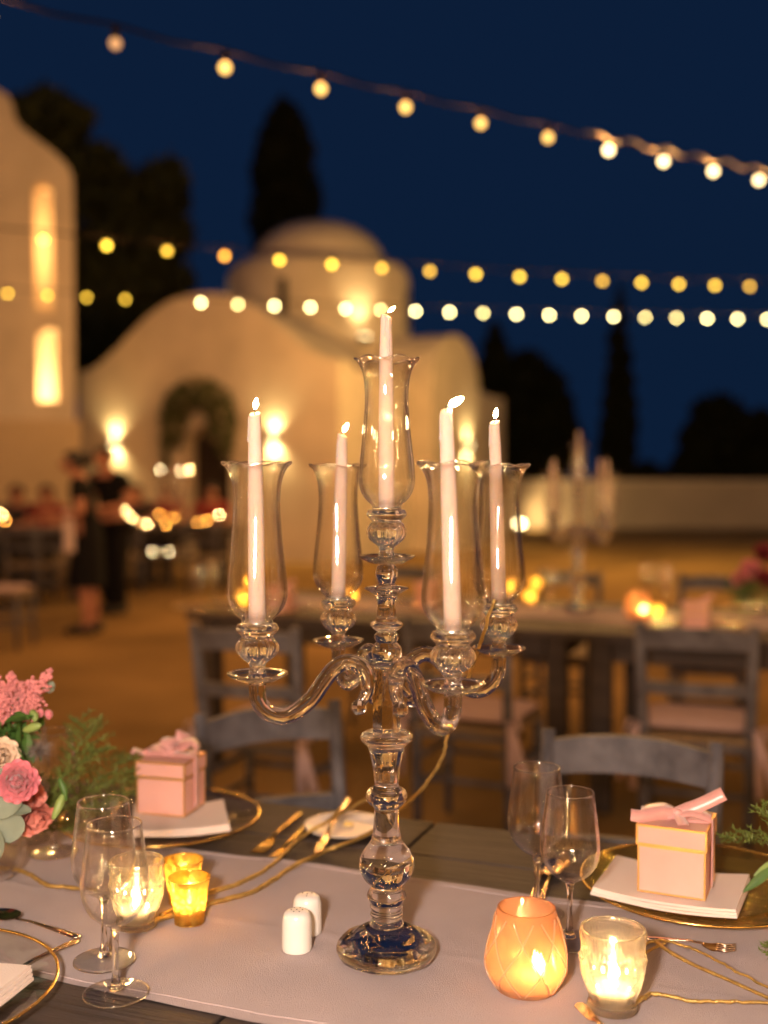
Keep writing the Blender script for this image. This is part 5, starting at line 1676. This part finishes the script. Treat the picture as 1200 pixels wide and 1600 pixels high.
# ================================================================== GUEST TABLES BY THE CHAPEL
TY = 13.9
tabG = make_table(-0.95, 0.95, -0.55, 0.55, 'dark wooden guests table before the chapel door, covered with small candles', R(-4), (at(247, 744, TY).x, TY + 0.5))
tabH = make_table(-0.95, 0.95, -0.5, 0.5, 'dark wooden table behind the waitress at the far left', R(-4), (at(10, 744, 12.6).x, 13.0))
c3 = T(272, 812); c3 = Vector((at(273, 744, 14.4).x, 14.4, TZ + 0.0005))
copy_set(c3, R(-33), 'on guests table by chapel door', True)
def far_votive(px, py, d, s_, label, grp='candles on the far guests tables'):
    p_ = at(px, py, d); p_.z = TZ + 0.0005
    t = thing('votive_holder', label, 'candle holder', p_, 0, grp)
    zz = min(0.19, max(0.030, (CAMZ + (744 - py) * d / F) - TZ - 0.012))
    wz = zz - 0.010                      # taller holders carry the higher flames
    h = wz + 0.045
    mb = MB()
    mb.lathe([(0, 0), (0.028, 0), (0.032, h), (0.030, h), (0.026, 0.006), (0, 0.006)], 16); mb.build('glass', M['shade'], t)
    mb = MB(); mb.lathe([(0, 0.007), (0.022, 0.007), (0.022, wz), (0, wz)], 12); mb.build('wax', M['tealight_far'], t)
    flame_in(t, zz - 0.006, 1.1, 'flame_far' if s_ > 1.9 else 'flame_orange')
    return t
FV = [(195, 797, 14.6, 2.2), (206, 808, 14.3, 2.2), (230, 818, 14.0, 2.3), (217, 816, 14.2, 1.2), (272, 809, 14.4, 1.1), (288, 817, 14.0, 2.0), (309, 815, 14.1, 1.2), (323, 813, 14.1, 1.5), (343, 804, 14.4, 2.5), (249, 803, 14.5, 1.4), (259, 820, 14.0, 1.4)]
FL = ['bright votive beside the waitress on the guests table, farther back', 'bright votive beside the waitress on the guests table, nearer front', 'bright votive by the front edge of the guests table', 'dim votive touching the bright front one on the guests table', 'dim votive under the tall candles on the guests table', 'votive right of the tall candles at the table front', 'orange votive near the right end of the guests table', 'second orange votive near the right end of the guests table', 'brightest votive at the right end of the guests table', 'orange votive farther back, left of the tall candles on the guests table', 'dim orange votive at the front edge below the tall candles']
for (px, py, d, s_), lb in zip(FV, FL): far_votive(px, py, d, s_, lb)
far_votive(3, 800, 12.9, 2.4, 'bright votive on the far left table at the photo edge')
far_votive(8, 812, 12.8, 1.3, 'dim votive on the far left table at the photo edge')
# made-up small lights standing in for the glints under the guests' table
for k, (px, lb) in enumerate(((217, 'left of three added lights imitating glints under the guests table'), (238, 'middle of three added lights imitating glints under the guests table'), (263, 'right of three added lights imitating glints under the guests table'))):
    p_ = at(px, 860, 14.25)
    t = thing('glint_light', lb, 'glint_light', (p_.x, p_.y, 0), 0, 'added lights imitating glints under the guests table')
    mb = MB(); z0 = p_.z - 0.09
    mb.box((0, 0, z0 / 2), (0.10, 0.10, z0), bev=0.004); mb.build('stand', M['table_wood'], t)
    mb = MB(); mb.lathe([(0, z0), (0.04, z0), (0.04, z0 + .14), (0.037, z0 + .14), (0.037, z0 + .004), (0, z0 + .004)], 16); mb.build('glass', M['shade'], t)
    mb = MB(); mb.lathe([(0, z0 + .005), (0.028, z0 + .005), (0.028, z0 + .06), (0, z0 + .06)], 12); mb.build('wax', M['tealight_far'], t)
    flame_in(t, z0 + 0.062, 1.2, 'flame_pale')
for (px, d, rz, lb) in ((192, 13.1, R(8), 'dark chair pulled up to the guests table, left of the front side'), (312, 13.0, R(-12), 'dark chair pulled up to the guests table, right of the front side'), (30, 11.9, R(-6), 'dark chair before the far left table, at the photo edge'), (80, 12.0, R(10), 'dark chair before the far left table, next to the waitress')):
    c = chair_by_back(px, d, rz, lb)
# empty chair at the left edge
c = chair(at(6, 744, 9.1).x - 0.02, 9.1, R(-95), 'empty wooden chair alone at the left edge of the courtyard'); cushion(c, 'pale cushion on the lone chair at the left edge')

# ================================================================== PEOPLE
def skin_mesh(verts, edges, radii, root, name, mat, parent, sub=2):
    me = bpy.data.meshes.new(name)
    me.from_pydata(verts, edges, [])
    o = bpy.data.objects.new(name, me); COL.objects.link(o)
    o.modifiers.new('skin', 'SKIN').use_smooth_shade = True
    sk = me.skin_vertices[0].data
    for i, r in enumerate(radii):
        sk[i].radius = (r, r) if not isinstance(r, tuple) else r
        sk[i].use_root = (i == root)
    md = o.modifiers.new('sub', 'SUBSURF'); md.levels = sub; md.render_levels = sub
    dg = bpy.context.evaluated_depsgraph_get()
    ev = o.evaluated_get(dg)
    m2 = bpy.data.meshes.new_from_object(ev)
    m2.materials.clear(); m2.materials.append(mat)
    m2.polygons.foreach_set('use_smooth', [True] * len(m2.polygons))
    bpy.data.objects.remove(o); bpy.data.meshes.remove(me)
    m2.name = name
    o = bpy.data.objects.new(name, m2); COL.objects.link(o); o.parent = parent
    return o
class Sk:
    def __init__(s): s.v, s.e, s.r, s.n = [], [], [], {}
    def j(s, name, p, r, parent=None):
        s.n[name] = len(s.v); s.v.append(tuple(p)); s.r.append(r)
        if parent is not None: s.e.append((s.n[parent], s.n[name]))
def person(label, loc, rz, pose, top, bottom, hair_len, H=1.62, skirt=True):
    t = thing('person', label, 'person', loc, rz)
    t.scale = (1.16, 1.16, 1.0)
    k = H / 1.62
    P = {n: Vector(p) * k for n, p in pose.items()}
    s = Sk()
    s.j('pelvis', P['pelvis'], (0.125 * k, 0.095 * k)); s.j('waist', P['waist'], (0.105 * k, 0.08 * k), 'pelvis'); s.j('chest', P['chest'], (0.125 * k, 0.09 * k), 'waist')
    s.j('collar', P['collar'], 0.062 * k, 'chest'); s.j('neck', P['neck'], 0.045 * k, 'collar')
    s.j('jaw', P['neck'].lerp(P['head'], 0.45) + Vector((0, 0.012, 0)) * k, 0.062 * k, 'neck'); s.j('head', P['head'], (0.072 * k, 0.086 * k), 'jaw')
    s.j('crown', P['head'] + Vector((0, -0.005, 0.065)) * k, 0.058 * k, 'head')
    s.j('nose', P['head'] + Vector((0, 0.098, -0.015)) * k, 0.012 * k, 'head')
    for sd in ('l', 'r'):
        s.j('sh' + sd, P['sh' + sd], 0.05 * k, 'collar'); s.j('el' + sd, P['el' + sd], 0.038 * k, 'sh' + sd)
        s.j('wr' + sd, P['wr' + sd], 0.025 * k, 'el' + sd); s.j('pa' + sd, P['pa' + sd], (0.034 * k, 0.018 * k), 'wr' + sd)
        dv = (P['pa' + sd] - P['wr' + sd]).normalized()
        sv = dv.cross(Vector((0, 0, 1))).normalized()
        if sv.length < 0.1: sv = Vector((1, 0, 0))
        for q in range(4):
            b = P['pa' + sd] + (dv * 0.035 + sv * (-0.03 + 0.02 * q)) * k
            ln = (0.052, 0.062, 0.058, 0.046)[q]
            s.j(f'f{sd}{q}a', b + dv * ln * 0.5 * k, 0.008 * k, 'pa' + sd)
            s.j(f'f{sd}{q}b', b + (dv * ln + Vector((0, 0, -0.012))) * k, 0.0065 * k, f'f{sd}{q}a')
        s.j(f'f{sd}4a', P['pa' + sd] + (-sv * 0.045 + dv * 0.012) * k, 0.009 * k, 'pa' + sd)
        s.j(f'f{sd}4b', P['pa' + sd] + (-sv * 0.055 + dv * 0.040) * k, 0.0075 * k, f'f{sd}4a')
        s.j('hi' + sd, P['hi' + sd], 0.082 * k, 'pelvis'); s.j('kn' + sd, P['kn' + sd], 0.054 * k, 'hi' + sd)
        s.j('ca' + sd, P['kn' + sd].lerp(P['an' + sd], 0.3) + Vector((0, -0.012, 0)) * k, 0.05 * k, 'kn' + sd)
        s.j('an' + sd, P['an' + sd], 0.034 * k, 'ca' + sd); s.j('to' + sd, P['to' + sd], 0.03 * k, 'an' + sd)
    skin_mesh(s.v, s.e, s.r, 0, 'body', M['skin'], t)
    hp = P['head']
    for sd in (-1, 1):
        mb = MB(); mb.ball(hp + Vector((sd * 0.030, 0.080, 0.012)) * k, 0.011 * k, 10, 6); mb.build('eye', M['eye'], t)
        mb = MB(); mb.ball(hp + Vector((sd * 0.076, 0.0, -0.005)) * k, 0.024 * k, 10, 6, True, squash=(0.4, 0.7, 1.1)); mb.build('ear', M['skin'], t)
    mb = MB(); mb.ball(hp + Vector((0, 0.082, -0.052)) * k, 0.020 * k, 10, 6, True, squash=(1.1, 0.4, 0.35)); mb.build('mouth', M['lip'], t)
    # hair
    mb = MB()
    def hm(a, r, z): return (r, z)
    X = Matrix.Translation(hp + Vector((0, -0.018, 0.03)) * k)
    mb.ball((0, 0, 0), 0.094 * k, 20, 14, True, X, squash=(0.92, 1.0, 0.98))
    if hair_len == 'bun':
        mb.ball((0, -0.10 * k, 0.015 * k), 0.05 * k, 14, 10, True, X)
    elif hair_len == 'long':
        mb.tube([hp + Vector((0, -0.05, 0.03)) * k, hp + Vector((0, -0.085, -0.09)) * k, hp + Vector((0, -0.085, -0.24)) * k], [0.075 * k, 0.075 * k, 0.045 * k], 14)
    # open the face: push hair vertices in front of the face backwards
    for i, v in enumerate(mb.v):
        d = v - hp
        if d.y > 0.02 * k and d.z < 0.065 * k:
            v.y = hp.y + 0.02 * k
    mb.build('hair', M['dark_hair'], t)
    # top garment
    s2 = Sk(); q = 1.16
    s2.j('pelvis', P['pelvis'] + Vector((0, 0, 0.02)), (0.135 * k, 0.108 * k)); s2.j('waist', P['waist'], (0.118 * k, 0.092 * k), 'pelvis'); s2.j('chest', P['chest'], (0.138 * k, 0.102 * k), 'waist'); s2.j('collar', P['collar'] + Vector((0, 0, -0.01)), 0.070 * k, 'chest')
    for sd in ('l', 'r'):
        s2.j('sh' + sd, P['sh' + sd], 0.060 * k, 'collar'); s2.j('el' + sd, P['sh' + sd].lerp(P['el' + sd], 0.62), 0.050 * k, 'sh' + sd)
    skin_mesh(s2.v, s2.e, s2.r, 0, 'top_garment', top, t)
    if skirt:
        pv = P['pelvis']
        kn = (P['knl'] + P['knr']) / 2
        mb = MB()
        prof = [(0.118, 0.12), (0.130, 0.05), (0.150, -0.06), (0.160, -0.2), (0.170, -0.36), (0.175, -0.48)]
        rows = []
        for r, z in prof:
            f = min(1, max(0, -z / 0.48))
            c = pv.lerp(Vector((kn.x, kn.y, pv.z)), f)
            rows.append([(c.x + r * k * math.cos(2 * PI * i / 32) * (1 + 0.03 * math.sin(5 * 2 * PI * i / 32) * f), c.y + r * k * 0.8 * math.sin(2 * PI * i / 32) * (1 + 0.05 * math.sin(7 * 2 * PI * i / 32) * f), pv.z + z * k) for i in range(33)])
        mb.grid(rows); mb.grid([[(p_[0] * 1.0 - (p_[0] - pv.x) * 0.03, p_[1] - (p_[1] - pv.y) * 0.03, p_[2]) for p_ in r] for r in rows])
        mb.build('skirt', bottom, t, recalc=False)
    else:
        s3 = Sk(); s3.j('pelvis', P['pelvis'], (0.14 * k, 0.11 * k))
        for sd in ('l', 'r'):
            s3.j('hi' + sd, P['hi' + sd], 0.095 * k, 'pelvis'); s3.j('kn' + sd, P['kn' + sd], 0.072 * k, 'hi' + sd); s3.j('an' + sd, P['an' + sd] + Vector((0, 0, -0.02)), 0.058 * k, 'kn' + sd)
        skin_mesh(s3.v, s3.e, s3.r, 0, 'trousers', bottom, t)
    for sd in ('l', 'r'):
        a, b = P['an' + sd], P['to' + sd]
        mb = MB(); mb.tube([a + Vector((0, -0.03, 0.01)), a + Vector((0, -0.03, -0.045)), a.lerp(b, 0.4) + Vector((0, 0, -0.012)), b, b + (b - a).normalized() * 0.03], [0.046 * k, 0.046 * k, 0.046 * k, 0.042 * k, 0.022 * k], 12)
        mb.build('shoe', M['dark_hair'], t)
    return t
stand = {'pelvis': (0, 0, .90), 'waist': (0, .015, 1.06), 'chest': (0, .04, 1.22), 'collar': (0, .055, 1.345), 'neck': (0, .075, 1.405), 'head': (0, .11, 1.50),
         'shl': (-.165, .05, 1.33), 'shr': (.165, .05, 1.33), 'ell': (-.215, .02, 1.07), 'elr': (.215, .02, 1.07), 'wrl': (-.11, .225, 1.02), 'wrr': (.09, .235, 1.05), 'pal': (-.06, .285, 1.03), 'par': (.05, .295, 1.06),
         'hil': (-.085, 0, .84), 'hir': (.085, 0, .84), 'knl': (-.085, .03, .47), 'knr': (.085, .0, .47), 'anl': (-.08, .0, .075), 'anr': (.08, -.04, .075), 'tol': (-.09, .13, .03), 'tor': (.09, .09, .03)}
def sit(h=0.47):
    d = {'pelvis': (0, 0, h + .10), 'waist': (0, .01, h + .27), 'chest': (0, .04, h + .43), 'collar': (0, .05, h + .555), 'neck': (0, .065, h + .615), 'head': (0, .09, h + .71),
         'shl': (-.165, .05, h + .54), 'shr': (.165, .05, h + .54), 'ell': (-.22, .09, h + .31), 'elr': (.22, .09, h + .31), 'wrl': (-.12, .30, h + .335), 'wrr': (.12, .30, h + .335), 'pal': (-.08, .36, h + .335), 'par': (.08, .36, h + .335),
         'hil': (-.09, .02, h + .08), 'hir': (.09, .02, h + .08), 'knl': (-.10, .42, h + .06), 'knr': (.10, .42, h + .06), 'anl': (-.10, .40, .075), 'anr': (.10, .40, .075), 'tol': (-.10, .53, .03), 'tor': (.10, .53, .03)}
    return d
wl = G(146, 988); wl = Vector((at(136, 744, 9.95).x, 9.95, 0))
person('waitress in black top and knee length black skirt, turned left holding a cloth', wl, R(98), stand, M['black_cloth'], M['black_cloth'], 'bun', 1.63, True)
# cloth over her forearm
cl = at(106, 744, 9.72)
ct = thing('serving_cloth', 'white serving cloth hanging from the waitress forearm', 'cloth', (cl.x, cl.y, 0))
mb = MB(); fr_rows, bk_rows = [], []
for i in range(13):
    f = i / 12
    r1, r2 = [], []
    for q in range(13):
        x = (-0.040 + 0.08 * q / 12) * (1 + 0.25 * f)
        y = 0.018 * math.sin(q * 1.1 + f * 2) * (0.3 + 0.7 * f)
        z = 1.10 - 0.36 * f + 0.012 * math.sin(q * 0.9)
        r1.append((x, y, z)); r2.append((x, y + 0.012, z))
    fr_rows.append(r1); bk_rows.append(r2)
mb.grid(fr_rows); mb.grid(bk_rows); mb.build('drape', M['white_cloth'], ct, recalc=False)
man = Vector((at(176, 744, 11.4).x, 11.4, 0))
p2 = dict(stand); 
person('man in black shirt and trousers standing behind the waitress', man, R(150), p2, M['black_cloth'], M['black_cloth'], 'short', 1.70, False)
guests = [(214, 15.25, R(180), M['dark_cloth'], M['dark_cloth'], 'long', 'seated guest in dark clothes behind the guests table, left'), (262, 15.35, R(172), M['red_cloth'], M['dark_cloth'], 'short', 'seated guest in red behind the tall candles of the guests table'), (330, 15.3, R(188), M['red_cloth'], M['dark_cloth'], 'long', 'seated guest in red at the right end of the guests table'),
          (30, 14.0, R(178), M['dark_cloth'], M['dark_cloth'], 'short', 'seated guest in dark clothes at the far left table, at its left'), (75, 14.0, R(183), M['red_cloth'], M['dark_cloth'], 'long', 'seated guest in red at the far left table, next to the waitress')]
for px, d, rz, tp, bt, hr, lb in guests:
    loc = Vector((at(px, 744, d).x, d, 0))
    person(lb, loc, rz, sit(), tp, bt, hr, 1.62, False)
    chair(loc.x, loc.y + 0.02, rz, 'chair under the ' + lb)
